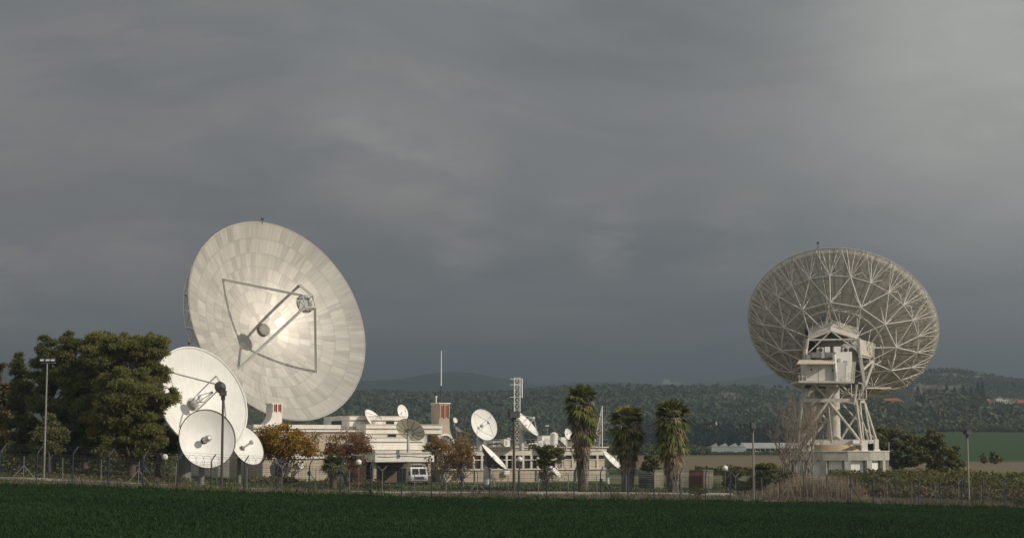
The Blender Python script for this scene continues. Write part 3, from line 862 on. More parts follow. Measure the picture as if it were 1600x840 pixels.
# lattice: outer V bracing, two rings of standing nodes, spokes
lt = MB()
NO = 24
def A_(k): return d2.p(.81, 2 * math.pi * k / NO, -1.9)
def B_(k): return d2.p(.60, 2 * math.pi * (k + .5) / 12, -3.3)
def C_(k): return d2.p(.34, 2 * math.pi * k / 12, -3.9)
def T(a, b, r): lt.tube(a, b, r * .82, n=5, caps=False)
for k in range(NO):
    t = 2 * math.pi * k / NO; dt = 2 * math.pi / NO
    T(A_(k), d2.p(.995, t - dt * .33, -.2), .075); T(A_(k), d2.p(.995, t + dt * .33, -.2), .075)
    T(A_(k), d2.p(.995, t, -.2), .06)
    T(A_(k), A_(k + 1), .085)
    T(A_(k), d2.p(.70, t, -.35), .06); T(A_(k), d2.p(.995, t - dt * .5, -.9), .05); T(A_(k), d2.p(.995, t + dt * .5, -.9), .05)
    T(d2.p(.995, t - dt * .5, -.9), d2.p(.995, t + dt * .5, -.9), .05); T(d2.p(.995, t + dt * .5, -.9), d2.p(.995, t + dt * .5, -.1), .05)
    T(A_(k), d2.p(.82, t + dt * .5, -.4), .05); T(A_(k + 1), d2.p(.82, t + dt * .5, -.4), .05)
for k in range(12):
    t = 2 * math.pi * (k + .5) / 12; dt = 2 * math.pi / 12
    T(B_(k), A_(2 * k), .10); T(B_(k), A_(2 * k + 1), .10); T(B_(k), A_(2 * k + 2), .10)
    T(B_(k), B_(k + 1), .115)
    T(B_(k), C_(k), .115); T(B_(k), C_(k + 1), .115)
    T(C_(k), C_(k + 1), .11)
    for rr_, dd in ((.60, .3), (.60, -.3), (.54, 0)):
        T(B_(k), d2.p(rr_, t + dt * dd, -.35), .075)
    for dd in (-.3, .3): T(C_(k), d2.p(.38, 2 * math.pi * k / 12 + dt * dd, -.35), .07)
    T(C_(k), d2.q(3.0, 2 * math.pi * k / 12, -4.0), .12)
for k in range(24):
    T(d2.p(.47, 2 * math.pi * k / 24, -2.2), d2.p(.47, 2 * math.pi * (k + 1) / 24, -2.2), .06)
    T(d2.p(.47, 2 * math.pi * k / 24, -2.2), d2.p(.42, 2 * math.pi * (k + .5) / 24, -.4), .05); T(d2.p(.47, 2 * math.pi * (k + 1) / 24, -2.2), d2.p(.42, 2 * math.pi * (k + .5) / 24, -.4), .05)
lt.build('back_lattice', M['lattice'], root2)
for k in range(96):
    rb = MB(); t = 2 * math.pi * (k + .5) / 96
    rb.path([d2.p(r_, t, -.5) for r_ in (.2, .35, .5, .65, .8, .92, .99)], .055, 4)
    rb.build('radial_rib', M['dish_back'], root2)
# bright ladder spine up to the rim, with its lightning rod
top2 = max(range(360), key=lambda k: d2.p(1, R(k), 0).z); tth = R(top2 + 8)
ld = MB()
pts_l = [d2.p(r, tth, -2.6 + 2.0 * r) for r in np.linspace(.32, 1.0, 15)]
sd = (d2.e1 * -math.sin(tth) + d2.e2 * math.cos(tth)) * .22
ld.path([p - sd for p in pts_l], .07, 5); ld.path([p + sd for p in pts_l], .07, 5)
for p, q in zip(pts_l[:-1], pts_l[1:]):
    for j in range(3): a = p.lerp(q, j / 3); ld.tube(a - sd, a + sd, .04, n=4)
ld.build('ladder', SW, root2)
tp = d2.p(1.0, tth, -.1); MB().tube(tp, tp + Vector((0, 0, 1.1)), .05).box(tp + Vector((0, 0, 1.0)), (.3, .3, .3)).build('warning_lamp', M['brown_steel'], root2)
# feed frame on the far side (real, hidden from here)
for k in range(4):
    th = R(16.7 + 90 * k)
    MB().tube(d2.p(.63, th), d2.q(1.2, th, 11.2), .15, n=6).build('feed_leg', SW, root2)
MB().lathe([(.05, -.7), (1.3, -.2), (1.3, .1), (.2, .3)], d2.q(0, 0, 10.6), 20, d2.M()).build('subreflector', M['dish_back'], root2, smooth=True)
MB().lathe([(3.0, -4.6), (3.3, -4.2), (3.3, -.6), (2.6, -.2)], d2.v, 16, d2.M()).build('hub', M['dish_back'], root2, smooth=True)

# gabled housing behind the hub, open to us
def Q(px, py, dy): return P2(px, py, dy)
fY, bY = -11.0, -4.5
panel_l = paint('shaded_housing_panel', (.46, .44, .39), .6, c2=(.40, .38, .34), scale=.8)  # darker tone than the lit panels, shade put into the colour
hs = MB()
A, P, B = Q(1262, 531, fY), Q(1298, 517, fY), Q(1341, 530, fY)
A2, P2_, B2 = Q(1265, 512, bY), Q(1299, 495, bY - .6), Q(1343, 506, bY)
hs.prism([A, P, P2_, A2], (0, .12, .12)); hs.prism([P, B, B2, P2_], (0, .12, .12))
hs.build('housing_roof', SW, root2)
MB().prism([Q(1342, 529, fY), Q(1342, 557, fY), Q(1366, 561, bY - 1), Q(1367, 536, bY - 1)], (-.12, 0, 0)).build('side_panel', SW, root2)
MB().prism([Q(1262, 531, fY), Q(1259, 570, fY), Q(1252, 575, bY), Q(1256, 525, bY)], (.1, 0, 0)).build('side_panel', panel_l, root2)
MB().prism([Q(1258, 512, bY + 1.6), Q(1346, 510, bY + 1.6), Q(1346, 606, bY + 1.6), Q(1258, 606, bY + 1.6)], (0, .2, 0)).build('inner_wall', M['dark_steel'], root2)  # dark sheet stands in for the shade inside the open housing
fb = MB()
fb.tube(A, B, .14); fb.tube(P, Q(1263, 551, fY), .12); fb.tube(P, Q(1341, 549, fY), .12)
fb.tube(Q(1262, 529, fY), Q(1257, 575, fY), .22); fb.tube(Q(1258, 545, fY - .3), Q(1258, 562, fY - .3), .32)
fb.tube(Q(1342, 528, fY), Q(1344, 560, fY), .25); fb.tube(A, P, .12); fb.tube(P, B, .12)
fb.build('housing_frame', SW, root2)
ar = MB()
ar.prism([Q(1342, 556, fY), Q(1347, 556, fY), Q(1354, 604, fY + .5), Q(1350, 604, fY + .5)], (0, .6, 0))
ar.tube(Q(1366, 561, bY - 1), Q(1352, 602, fY + .8), .2); ar.tube(Q(1366, 561, bY - 1), Q(1348, 578, fY + .3), .2); ar.tube(Q(1343, 552, fY), Q(1365, 559, bY - 1), .2)
ar.tube(Q(1350, 604, fY + .5), Q(1337, 634, fY + .5), .18)
ar.tube(Q(1339, 600, fY - .4), Q(1334, 632, fY - .4), .16); ar.tube(Q(1341, 598, fY - .3), Q(1347, 599, fY - .3), .14); ar.tube(Q(1347, 599, fY - .3), Q(1348, 606, fY - .3), .14)
ar.tube(Q(1358, 578, bY), Q(1380, 560, bY + 2.5), .12); ar.tube(Q(1353, 606, bY), Q(1392, 606, bY + 4), .13)
ar.build('elevation_arm', SW, root2)
# equipment cabin
cf = -13.0
cab = paint('cabin_white', (.66, .645, .59), .55, c2=(.60, .58, .53), scale=.6, stain=(.36, .3, .22), stain_amt=.35)
cb = MB().prism([Q(1260, 566, cf), Q(1320, 566, cf), Q(1320, 596, cf), Q(1260, 596, cf)], (0, 5.0, 0))
cabin = cb.build('cabin', cab, root2)
cb2 = MB().prism([Q(1306, 550, cf + .7), Q(1331, 549, cf + 1.4), Q(1333, 595.5, cf + 1.4), Q(1306, 595.5, cf + .7)], (0, 3.5, 0))
cb2.build('cabin_bay', cab, root2)
MB().prism([Q(1309, 560, cf + .62), Q(1313.5, 560, cf + .62), Q(1313.5, 595, cf + .62), Q(1309, 595, cf + .62)], (0, .1, 0)).build('door', paint('grey_cabin_door', (.42, .41, .37), .5, scale=2), cabin)
MB().prism([Q(1319, 563, cf + .9), Q(1324, 563, cf + .9), Q(1324, 571, cf + .9), Q(1319, 571, cf + .9)], (0, .1, 0)).build('vent', M['steel'], cabin)
MB().lathe([(.17, -.05), (.17, .05)], Q(1267.5, 577, cf - .02), 12, Matrix.Rotation(R(90), 3, 'X')).build('porthole', M['dark_steel'], cabin)
MB().prism([Q(1300.5, 576, cf - .05), Q(1303, 576, cf - .05), Q(1303, 580, cf - .05), Q(1300.5, 580, cf - .05)], (0, .1, 0)).build('wall_box', M['dark_steel'], cabin)
se = MB()
for px in (1279, 1300): se.tube(Q(px, 567, cf - .02), Q(px, 596, cf - .02), .03, n=4)
se.build('panel_seam', M['steel'], cabin)
aw = MB()
nA = 16
for k in range(nA):
    x0 = 1245 + 58 * k / nA; x1 = 1245 + 58 * (k + .62) / nA
    aw.prism([Q(x0, 568.2, cf - 1.9), Q(x1, 568.1, cf - 1.9), Q(x1 + 4.5, 562.5, cf + .3), Q(x0 + 4.5, 562.5, cf + .3)], (0, 0, .08))
aw.prism([Q(1245, 568.6, cf - 1.9), Q(1303, 568.4, cf - 1.9), Q(1307, 563, cf + .3), Q(1249.5, 563, cf + .3)], (0, 0, .03))
aw.build('awning', paint('awning_sheet', (.70, .62, .48), .55, c2=(.60, .52, .40), scale=2), root2)
ac = []
def unit(x0, x1, y0, y1, dy, m, fan=None):
    o = MB().prism([Q(x0, y0, cf + dy), Q(x1, y0, cf + dy), Q(x1, y1, cf + dy), Q(x0, y1, cf + dy)], (0, 1.2, 0)).build('air_conditioner', m, root2)
    if fan: MB().lathe([(fan, -.04), (fan, .04)], Q((x0 + x1) / 2, (y0 + y1) / 2, cf + dy - .03), 14, Matrix.Rotation(R(90), 3, 'X')).build('fan', M['dark_steel'], o)
gr = paint('grey_unit', (.20, .20, .19), .6, scale=2)
unit(1268, 1283, 550, 558.5, .1, gr); unit(1290, 1303, 550, 558.5, .1, gr); unit(1283.5, 1289.5, 550.5, 559, .2, M['steel'])
unit(1277.5, 1287, 542.5, 550, 1.7, M['white'], .33); unit(1289, 1297, 541.5, 550, 1.9, M['white']); unit(1303, 1314, 541, 550, 1.9, M['white']); unit(1317, 1326, 543, 550, 1.7, M['white'], .33)
unit(1260.5, 1267, 553, 562, .5, M['steel'])
MB().tube(Q(1303.5, 553, cf - .35), Q(1306.5, 597, cf - .35), .28, n=8).build('duct', M['white'], root2, smooth=True)
pf = MB().prism([Q(1248, 594, cf - .8), Q(1334, 595, cf - .8), Q(1334, 598, cf - .8), Q(1248, 597.5, cf - .8)], (0, 7.5, 0))
pf.build('platform', SW, root2)
def railing(ps, h, parent=root2, r=.035):
    mb = MB()
    for p, q in zip(ps[:-1], ps[1:]):
        for z in (h, h * .52): mb.tube(p + Vector((0, 0, z)), q + Vector((0, 0, z)), r, n=5)
    for p in ps: mb.tube(p, p + Vector((0, 0, h)), r * 1.2, n=5)
    return mb.build('railing', M['rail'], parent)
railing([Q(1260, 594, cf - .6), Q(1254, 594, cf - .75), Q(1248.5, 594, cf - .75), Q(1249, 594, cf + 4)], 1.15)
railing([Q(1308, 594.5, cf - .7), Q(1320, 594.5, cf - .7), Q(1326, 594.5, cf - .7), Q(1332.5, 594.5, cf - .7), Q(1334, 594, cf + 4)], 1.25)
MB().tube(Q(1333.5, 565, cf), Q(1330, 598, cf), .14, n=6).tube(Q(1336, 565, cf + .5), Q(1334, 598, cf + .5), .09, n=6).build('stair_string', SW, root2)
# platform at the right of the tower
MB().prism([Q(1337, 622, fY), Q(1354, 622, fY), Q(1354, 624, fY), Q(1337, 624, fY)], (0, 3, 0)).build('platform', SW, root2)
railing([Q(1338, 622, fY), Q(1343, 622, fY), Q(1348.5, 622, fY), Q(1353.5, 622, fY), Q(1354, 622, fY + 3)], 1.35)
MB().prism([Q(1280, 598, cf + .8), Q(1312, 598, cf + .8), Q(1310, 601.5, cf + .8), Q(1283, 601.5, cf + .8)], (0, 5, 0)).build('cabin_beam', M['dish_back'], root2)
# tower frame
tf, tb = -11.0, 1.0
t_ = MB()
def beam(a, b, r): t_.tube(a, b, r * .8, n=8)
FLt, FRt, BLt, BRt = Q(1254, 625, tf), Q(1337, 625, tf), Q(1268, 627, tb), Q(1350, 627, tb)
FLb, FRb, BLb, BRb = Q(1247, 691, tf), Q(1346, 691, tf), Q(1266, 688, tb), Q(1369, 688, tb)
for a, b in ((FLt, FRt), (FRt, BRt), (BRt, BLt), (BLt, FLt)): 
    dv = (b - a); t_.box((a + b) / 2, (dv.length, .45, .55), M=Matrix((dv.normalized(), Vector((0, 0, 1)).cross(dv).normalized(), Vector((0, 0, 1)))).transposed())
mid = Q(1294, 626, tf)
beam(mid, FLb, .28); beam(mid, FRb, .28); beam(mid, Q(1300, 690, tf), .12)
beam(FRt, FRb, .3); beam(FLt, FLb, .2); beam(BRt, BRb, .3); beam(BLt, BLb, .25)
beam(FRt, BRb.lerp(FRb, .5), .2); beam(BRt, BRb.lerp(FRb, .35), .22); beam(Q(1343, 624, tf + 3), Q(1349, 690, tf + 3), .24)
midb = Q(1312, 627, tb); beam(midb, BLb, .26); beam(midb, BRb.lerp(midb, 0), .2); beam(BRt, Q(1311, 690, tb), .26); beam(BLt, Q(1318, 690, tb), .26)
for a, b in (((1254, 625), (1271, 601)), ((1272, 600), (1294, 624)), ((1294, 624), (1313, 600)), ((1314, 600), (1336, 624))):
    beam(Q(*a, tf), Q(*b, tf + .6), .17)
for px in (1254, 1271, 1330, 1337): beam(Q(px, 600, tf + 1), Q(px, 626, tf + 1), .14)
for a, b in (((1268, 627), (1285, 603)), ((1285, 603), (1310, 627)), ((1310, 627), (1330, 603))): beam(Q(*a, tb), Q(*b, tb), .15)
beam(Q(1279, 652, -8), Q(1284, 660, -8), .16)
t_.build('tower_frame', SW, root2)
MB().tube(Q(1303, 695, -5), Q(1301, 600, -5), 1.05, n=24).build('column', M['steel_white'], root2, smooth=True)
MB().lathe([(.7, 0), (1.6, .8), (2.1, 2.6), (1.9, 4.5), (1.0, 5.4)], Q(1268, 664, -3), 18).build('motor_housing', M['dish_back'], root2, smooth=True)
bs = MB()
for (a, b, dy0) in (((1248, 687.5), (1346, 694.5), tf), ((1264, 686), (1370, 690.5), tb)):
    bs.prism([Q(a[0], a[1], dy0), Q(b[0], a[1], dy0), Q(b[0], b[1], dy0), Q(a[0], b[1], dy0)], (0, .5, 0))
bs.prism([Q(1346, 688, tf + .2), Q(1370, 686, tb), Q(1370, 691, tb), Q(1346, 694.5, tf + .2)], (-.5, 0, 0))
bs.prism([Q(1248, 688, tf + .2), Q(1264, 686, tb), Q(1264, 691, tb), Q(1248, 694.5, tf + .2)], (.5, 0, 0))
bs.build('base_frame', SW, root2)
for (px, py, dy, w, h) in ((1350, 697, tf + 1, 9, 14), (1369, 695, tf + 5, 6, 18), (1337, 689, tf - .6, 10, 5), (1252, 697, tf + 1, 8, 13), (1268, 697, tb, 7, 14)):
    c = Q(px, py, dy); MB().box(c, (w * PX, 1.0, h * PX)).tube(c + Vector((-.5, -.3, -h * PX / 2)), c + Vector((.5, -.3, -h * PX / 2)), .32, n=12).build('wheel_bogie', M['white'], root2)
pc = Q(1305, 705, -5)
MB().lathe([(4.1, -.2), (3.9, .1), (2.5, 1.2), (2.3, 1.35)], pc, 28).build('skirt', M['beige_cone'], root2, smooth=True)
# concrete drum of fourteen facets
dz0 = cen.z - .6; dz1 = pc.z; Rb = 8.25
ND = 14; rot0 = R(-90) + math.pi / ND * 0 + R(2)
def ring_pts(r, z, n=ND, rot=rot0): return [Vector((pc.x + r * math.cos(rot + 2 * math.pi * k / n), pc.y + r * math.sin(rot + 2 * math.pi * k / n), z)) for k in range(n)]
sl = MB().prism(ring_pts(Rb, dz1 - 1.3), (0, 0, 1.3)); drum = sl.build('plinth', M['concrete'], root2)
MB().prism(ring_pts(Rb + .12, dz1 + .003), (0, 0, .14)).build('plinth_edge', M['cream'], drum)
MB().prism(ring_pts(Rb - .75, dz0), (0, 0, dz1 - 1.303 - dz0)).build('plinth_core', paint('shaded_concrete', (.40, .385, .34), .85, scale=1), drum)
hz = dz1 - 1.304
pr_ = ring_pts(Rb - .3, 0)
for k in range(ND):
    a = pr_[k]; b = pr_[(k + 1) % ND]; ang = math.atan2(a.y - pc.y, a.x - pc.x)
    MB().box((pc.x + (Rb - .38) * math.cos(ang), pc.y + (Rb - .38) * math.sin(ang), (dz0 + hz) / 2), (.55, .95, hz - dz0), rz=ang).build('pilaster', M['concrete'], drum)
    m_ = (a + b) / 2; an = math.atan2(m_.y - pc.y, m_.x - pc.x); rr_ = (Rb - .75) * math.cos(math.pi / ND) + .02
    MB().box((pc.x + rr_ * math.cos(an), pc.y + rr_ * math.sin(an), (dz0 + hz) / 2), (.06, 2.0, hz - dz0 - .1), rz=an).build('infill_panel', M['white'], drum)
jn = MB()
for k in range(ND):
    for fz in (.0, .5):
        a = ring_pts(Rb + .004, dz1 - 1.3)[k]; b = ring_pts(Rb + .004, dz1 - 1.3)[(k + 1) % ND]; p = a.lerp(b, fz if fz else .02)
        if fz == 0: jn.tube(p, p + Vector((0, 0, 1.3)), .035, n=4)
jn.build('joint', M['dish_back'], drum)
MB().tube(Q(1389, 712, -6), Q(1389, 690, -6), .05).build('vent_pipe', M['rail'], drum)

# ================================================================== medium and small dishes
d3, r3 = small_dish('dish_antenna', 'large smooth white dish partly hidden by the pine, dark feed box on four legs', 316, 622.5, 163, 87, .715, 33, fr=.9, sub=.8, footr=.75, feed=M['dark_steel'], hub=.2, leg_r=.075, post_r=.55)
MB().lathe([(.3, 0), (.3, .5), (.55, .9), (.55, 1.05), (.2, 1.1)], d3.q(0, 0, .1), 16, d3.M()).build('feed_horn', M['white'], r3, smooth=True)
hm = MB()
for k in range(3): hm.tube(d3.q(.5, R(120 * k + 40), 1.0), d3.q(.1, R(120 * k + 40), 2.9), .045)
hm.lathe([(.15, 0), (.15, .3)], d3.q(0, 0, 2.8), 10, d3.M()); hm.build('horn_tripod', M['steel'], r3)
sm = MB()
for r_, n_ in ((.42, 0), (.71, 0)):
    for k in range(60): sm.tube(d3.p(r_, R(6 * k), .006), d3.p(r_, R(6 * k + 6), .0), .006, n=4, caps=False)
for k in range(24): sm.path([d3.p(r_, R(15 * k), .0) for r_ in (.42, .5, .6, .7, .8, .9, .99)], .006, 4)
sm.build('panel_seam', M['seam'], r3)
tp = max((d3.p(1.0, R(4 * k), 0) for k in range(90)), key=lambda v: v.z); tp = d3.p(1.0, math.atan2((tp - d3.c).dot(d3.e2), (tp - d3.c).dot(d3.e1)) , 0)
MB().tube(tp, tp + Vector((0, 0, .35)), .03).box(tp + Vector((0, 0, .4)), (.22, .2, .2)).build('warning_lamp', M['brown_steel'], r3)
# the near one: three-strut feed close to the bowl
d4, r4 = small_dish('dish_antenna', 'round white dish nearest the fence, facing the viewer with a stubby feed', 324, 685, 152, 46, .925, 30, fr=.8, legs=0, sub=.42, hub=.2, back=M['brown_steel'])
MB().lathe([(.24, 0), (.2, .75), (.34, .8), (.34, .95), (.1, 1.0)], d4.q(0, 0, .1), 14, d4.M()).build('feed_horn', M['steel'], r4, smooth=True)
sm = MB()
for k in range(20): sm.path([d4.p(r_, R(18 * k), .0) for r_ in (.2, .35, .5, .65, .8, .9, .99)], .004, 4)
sm.build('panel_seam', M['seam'], r4)
d5, r5 = small_dish('dish_antenna', 'smaller white dish peeking out right of the nearest round dish', 386, 695, 168, 34, .62, 35, fr=.8, legs=0, sub=.6, hub=.2, back=M['brown_steel'])
MB().tube(d5.q(0, 0, .1), d5.q(0, 0, 1.35), .12, n=8).build('feed_horn', M['white'], r5)
d6, r6 = small_dish('dish_antenna', 'dark backed dish with round lattice hub standing low before the plaster wall', 438, 731, 192, 17.5, .86, 160, False, fr=.8, ribs=10, back=paint('shaded_dish_back', (.13, .13, .13), .6, scale=2), legs=4, rimr=.05)  # back painted near black, its shadow put into the colour
rg = MB()
for rr_ in (.35, .5):
    for k in range(24): rg.tube(d6.p(rr_, R(15 * k), -.16), d6.p(rr_, R(15 * k + 15), -.16), .045, n=4, caps=False)
rg.build('hub_ring', M['dark_steel'], r6)
small_dish('dish_antenna', 'tiny white dish low against the plaster wall right of the dark-backed dish', 470, 725, 199, 6.5, .6, 25, fr=.8, post_r=.05)
# ================================================================== the station building
TH = R(24)
BT = Vector((math.cos(TH), math.sin(TH), 0)); BN = Vector((math.sin(TH), -math.cos(TH), 0))   # along the front, out of the front
BP = at(585, 755, 203.0)
def fac(px, py, off=0.0):
    """point on the building's front plane, pushed off metres back"""
    d = ray(px, py); o = BP - BN * off
    t = (o - EYE).dot(BN) / d.dot(BN)
    return EYE + d * t
def facz(py, off, px=640): return fac(px, py, off).z
bz = BP.z
bld = empty('station_building', (BP.x, BP.y, bz), 'long low white and beige station building with stepped flat roofs and porch', 'building')
def slab(mb, px0, px1, p0, p1, off, depth, zb=None, proud=0.0, ref=None):
    a = fac(px0, p1, off); b = fac(px1, p1, off)
    z1 = fac(ref or (px0 + px1) / 2, p0, off).z; z0 = fac(ref or (px0 + px1) / 2, p1, off).z if zb is None else zb
    a = Vector((a.x, a.y, z0)) + BN * proud; b = Vector((b.x, b.y, z0)) + BN * proud
    mb.prism([a, b, b + Vector((0, 0, z1 - z0)), a + Vector((0, 0, z1 - z0))], -BN * depth)
    return a, b, z0, z1
LOW = bz - 1.0
# porch canopy
m = MB(); slab(m, 585, 677, 702.5, 707.5, 0, 9, proud=.25); slab(m, 585.3, 676.7, 707.6, 709.5, 0, 9, proud=.05); slab(m, 585, 677, 709.6, 721, 0, 9, proud=.3)
slab(m, 584.6, 677.4, 701.9, 702.45, 0, 9, proud=.34)
m.build('porch_canopy', M['fascia'], bld)
m = MB(); slab(m, 578, 682, 721, 757, 8.5, .4, LOW); m.build('porch_wall', M['brown_wall'], bld)
for a, b in ((583.5, 588), (668.5, 673)):
    m = MB(); slab(m, a, b, 721, 757, .8, .45, LOW); m.build('porch_column', M['plaster'], bld)
m = MB(); slab(m, 622, 634, 731, 756, 8.4, .1, LOW, proud=.02); m.build('porch_door', M['glass'], bld)
m = MB(); slab(m, 606, 612, 730, 740, 8.4, .1, proud=.02); m.build('window', M['glass'], bld)
# stepped fascias above the porch
m = MB(); slab(m, 576, 661, 683, 689.5, 4.2, 12, proud=.3); slab(m, 576.5, 662, 689.6, 691, 4.2, 12); slab(m, 573, 662, 691.1, 702, 4.2, 11, proud=.15)
slab(m, 575.7, 661.3, 682.3, 682.95, 4.2, 12, proud=.42); m.build('middle_fascia', M['fascia'], bld)
m = MB(); slab(m, 571, 690, 663, 669, 10, 14, proud=.3); slab(m, 571.5, 689.5, 669.1, 671, 10, 14); slab(m, 571, 690, 671.1, 677, 10, 14, proud=.2); slab(m, 570.6, 690.4, 662.4, 662.95, 10, 14, proud=.42)
m.build('upper_fascia', M['fascia'], bld)
m = MB(); slab(m, 571, 689, 677.05, 684, 10, 12); slab(m, 660, 684, 677.05, 757, 10, 12, LOW); m.build('upper_wall', M['cream'], bld)
m = MB(); slab(m, 607, 619, 678.5, 682.5, 9.85, .1); m.build('window', M['glass'], bld)
m = MB(); slab(m, 669, 683, 679, 690, 9.85, .1); m.build('window', M['glass'], bld)
# penthouse
m = MB(); slab(m, 545, 632, 650, 656, 14, 11, proud=.35); slab(m, 545.4, 631.6, 656.1, 658, 14, 11); slab(m, 545, 632, 658.1, 666, 14, 11, proud=.3); slab(m, 544.7, 632.3, 649.4, 649.95, 14, 11, proud=.45)
slab(m, 545.5, 630, 666.05, 672, 14, 10.5); m.build('penthouse', M['fascia'], bld)
m = MB(); slab(m, 604, 616, 657.7, 663.5, 13.6, .1); m.build('window', M['glass'], bld)
a = fac(545, 660, 14)
def side_pt(back, py):
    p = fac(545, 660, 14) - BN * back - BT * .03; p.z = fac(545, py, 14).z; return p
MB().prism([side_pt(3, 656.5), side_pt(7, 656.5), side_pt(7, 664), side_pt(3, 664)], -BT * .08).build('window', M['glass'], bld)
m = MB(); slab(m, 529.5, 545.2, 649.5, 653, 19, 6, proud=.1); slab(m, 530, 545, 653.1, 690, 19, 6); m.build('penthouse_flank', M['cream'], bld)
m = MB(); slab(m, 531, 536.5, 661, 668, 18.9, .1); m.build('window', M['glass'], bld)
m = MB(); slab(m, 538, 543.5, 660, 668, 18.9, .1); m.build('window', M['glass'], bld)
# left wing
m = MB(); slab(m, 395, 531, 663, 669.5, 11, 13, proud=.4); slab(m, 395, 531, 669.6, 671.2, 11, 13); slab(m, 395, 572, 671.3, 674, 11, 13, proud=.3); m.build('left_fascia', M['fascia'], bld)
m = MB(); slab(m, 396, 585, 674.05, 757, 11, 12, LOW); m.build('left_wing', M['tan_plaster'], bld)
for (x0, x1, y0, y1) in ((489, 502, 675.5, 688), (452, 465, 675.5, 688), (415, 428, 675.5, 688)):
    f_ = MB(); slab(f_, x0, x1, y0, y1, 10.9, .12); f_ = f_.build('window', M['cream'], bld)
    g_ = MB(); xm = (y0 + y1) / 2; slab(g_, x0 + .9, x1 - .9, y0 + .8, xm - .4, 10.84, .05); slab(g_, x0 + .9, x1 - .9, xm + .4, y1 - .8, 10.84, .05); g_.build('pane', paint('blind_window', (.40, .39, .36), .5, scale=.5), f_)
m = MB(); slab(m, 408, 574, 712, 716, 5, 6.0, proud=.2); m.build('lower_ledge', M['fascia'], bld)
m = MB(); slab(m, 410, 572, 716.05, 757, 5, 5.9, LOW); m.build('lower_wall', M['plaster'], bld)
# right wing
m = MB(); slab(m, 684, 950, 697.2, 699, 7, 16, proud=.25, ref=740); slab(m, 684, 948, 699.1, 711, 7, 15.5, ref=740); m.build('parapet', M['cream'], bld)
m = MB(); slab(m, 686, 948, 734, 757, 7.35, 13, LOW, proud=.35, ref=740); m.build('base_wall', M['plaster'], bld)
m = MB(); slab(m, 686, 948, 731.8, 734, 7, 13, proud=.2, ref=740); m.build('sill', M['cream'], bld)
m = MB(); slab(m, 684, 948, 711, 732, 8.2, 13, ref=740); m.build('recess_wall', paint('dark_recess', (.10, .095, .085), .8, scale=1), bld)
def rz(py): return fac(740, py, 7).z
xw = 690.0; k = 0
while xw < 944:
    wd = 12.6 if k % 3 else 13.4
    p0 = fac(xw, 720, 7); p1 = fac(xw + wd - 2.6, 720, 7); solid = xw > 868
    fr = MB()
    def fb_(a, b, z0, z1, dp=.35, pr=.02):
        a = Vector((a.x, a.y, z0)) + BN * pr; b = Vector((b.x, b.y, z0)) + BN * pr
        fr.prism([a, b, b + Vector((0, 0, z1 - z0)), a + Vector((0, 0, z1 - z0))], -BN * dp)
    d_ = BT * .11
    fb_(p0 - d_ * 2.4, p0, rz(733), rz(710.95)); fb_(p0 + BT * .002, p1, rz(718.9), rz(717.4), .2, .0)
    if k % 3 == 0: fb_(p0 - d_ * 4.5, p0 - d_ * 2.6, rz(733), rz(710.95), .5, .06)
    w = fr.build('window', M['cream'], bld)
    pn = MB()
    zz0, zz1 = (rz(717.2) if solid else rz(731.8)), rz(711.1)
    a = Vector((p0.x, p0.y, zz0)) - BN * .3; b = Vector((p1.x, p1.y, zz0)) - BN * .3
    pn.prism([a, b, b + Vector((0, 0, zz1 - zz0)), a + Vector((0, 0, zz1 - zz0))], -BN * .06); pn.build('pane', M['glass'], w)
    if solid:
        fl = MB(); a = Vector((p0.x, p0.y, rz(732))) - BN * .12; b = Vector((p1.x, p1.y, rz(732))) - BN * .12
        fl.prism([a, b, b + Vector((0, 0, rz(719) - rz(732))), a + Vector((0, 0, rz(719) - rz(732)))], -BN * .15); fl.build('infill_panel', M['plaster'], w)
    xw += wd; k += 1
# chimney towers with a flared side
def chimney(px0, px1, ptop, pbot, off, flare, white):
    mat = M['fascia'] if white else M['tan_plaster']
    m = MB(); w0, w1, z0, z1 = slab(m, px0, px1, ptop, pbot, off, 2.9)
    wd = (w1 - w0).length
    c = m.build('chimney', mat, bld)
    # flare: a quarter curve sweeping out at one side
    s_ = 1 if flare > 0 else -1; root_ = w1 if flare > 0 else w0
    h = z1 - z0; pts = []
    for t in np.linspace(0, 1, 10):
        pts.append(root_ + BT * s_ * (.03 + abs(flare) * mpp(215) * (t ** 2.6)) + Vector((0, 0, h * (.60 - .60 * t * .93))))
    e = pts[-1].copy(); e.z = z0
    MB().prism([root_ + BT * s_ * .01 + Vector((0, 0, h * .60))] + pts[1:] + [e, root_ + BT * s_ * .01], -BN * 2.85).build('flare', mat, c)
    # louvres: two red panels in a white frame
    fr = MB(); lv = MB()
    lo, hi = z0 + h * .70, z0 + h * .965
    for i in range(2):
        a = w0 + BT * wd * (.12 + .42 * i) + BN * .05; b = a + BT * wd * .34
        a = Vector((a.x, a.y, lo)); b = Vector((b.x, b.y, lo))
        lv.prism([a, b, b + Vector((0, 0, hi - lo)), a + Vector((0, 0, hi - lo))], -BN * .12)
    lv.build('louvre', M['red_louvre'], c)
    for fx in (0.03, .47, .90):
        a = w0 + BT * wd * fx + BN * .14; b = a + BT * wd * .08
        fr.prism([Vector((a.x, a.y, lo - .1)), Vector((b.x, b.y, lo - .1)), Vector((b.x, b.y, hi + .12)), Vector((a.x, a.y, hi + .12))], -BN * .2)
    fr.build('louvre_frame', M['white'] if white else mat, c)
    cp = MB(); a = w0 - BT * .12 + BN * .12; b = w1 + BT * .12 + BN * .12
    cp.prism([Vector((a.x, a.y, z1)), Vector((b.x, b.y, z1)), Vector((b.x, b.y, z1 + .14)), Vector((a.x, a.y, z1 + .14))], -BN * 3.15)
    cp.build('coping', M['fascia'], c)
    return w0, w1, z0, z1
ch1 = chimney(425, 440.5, 631, 668, 16, -17, True)
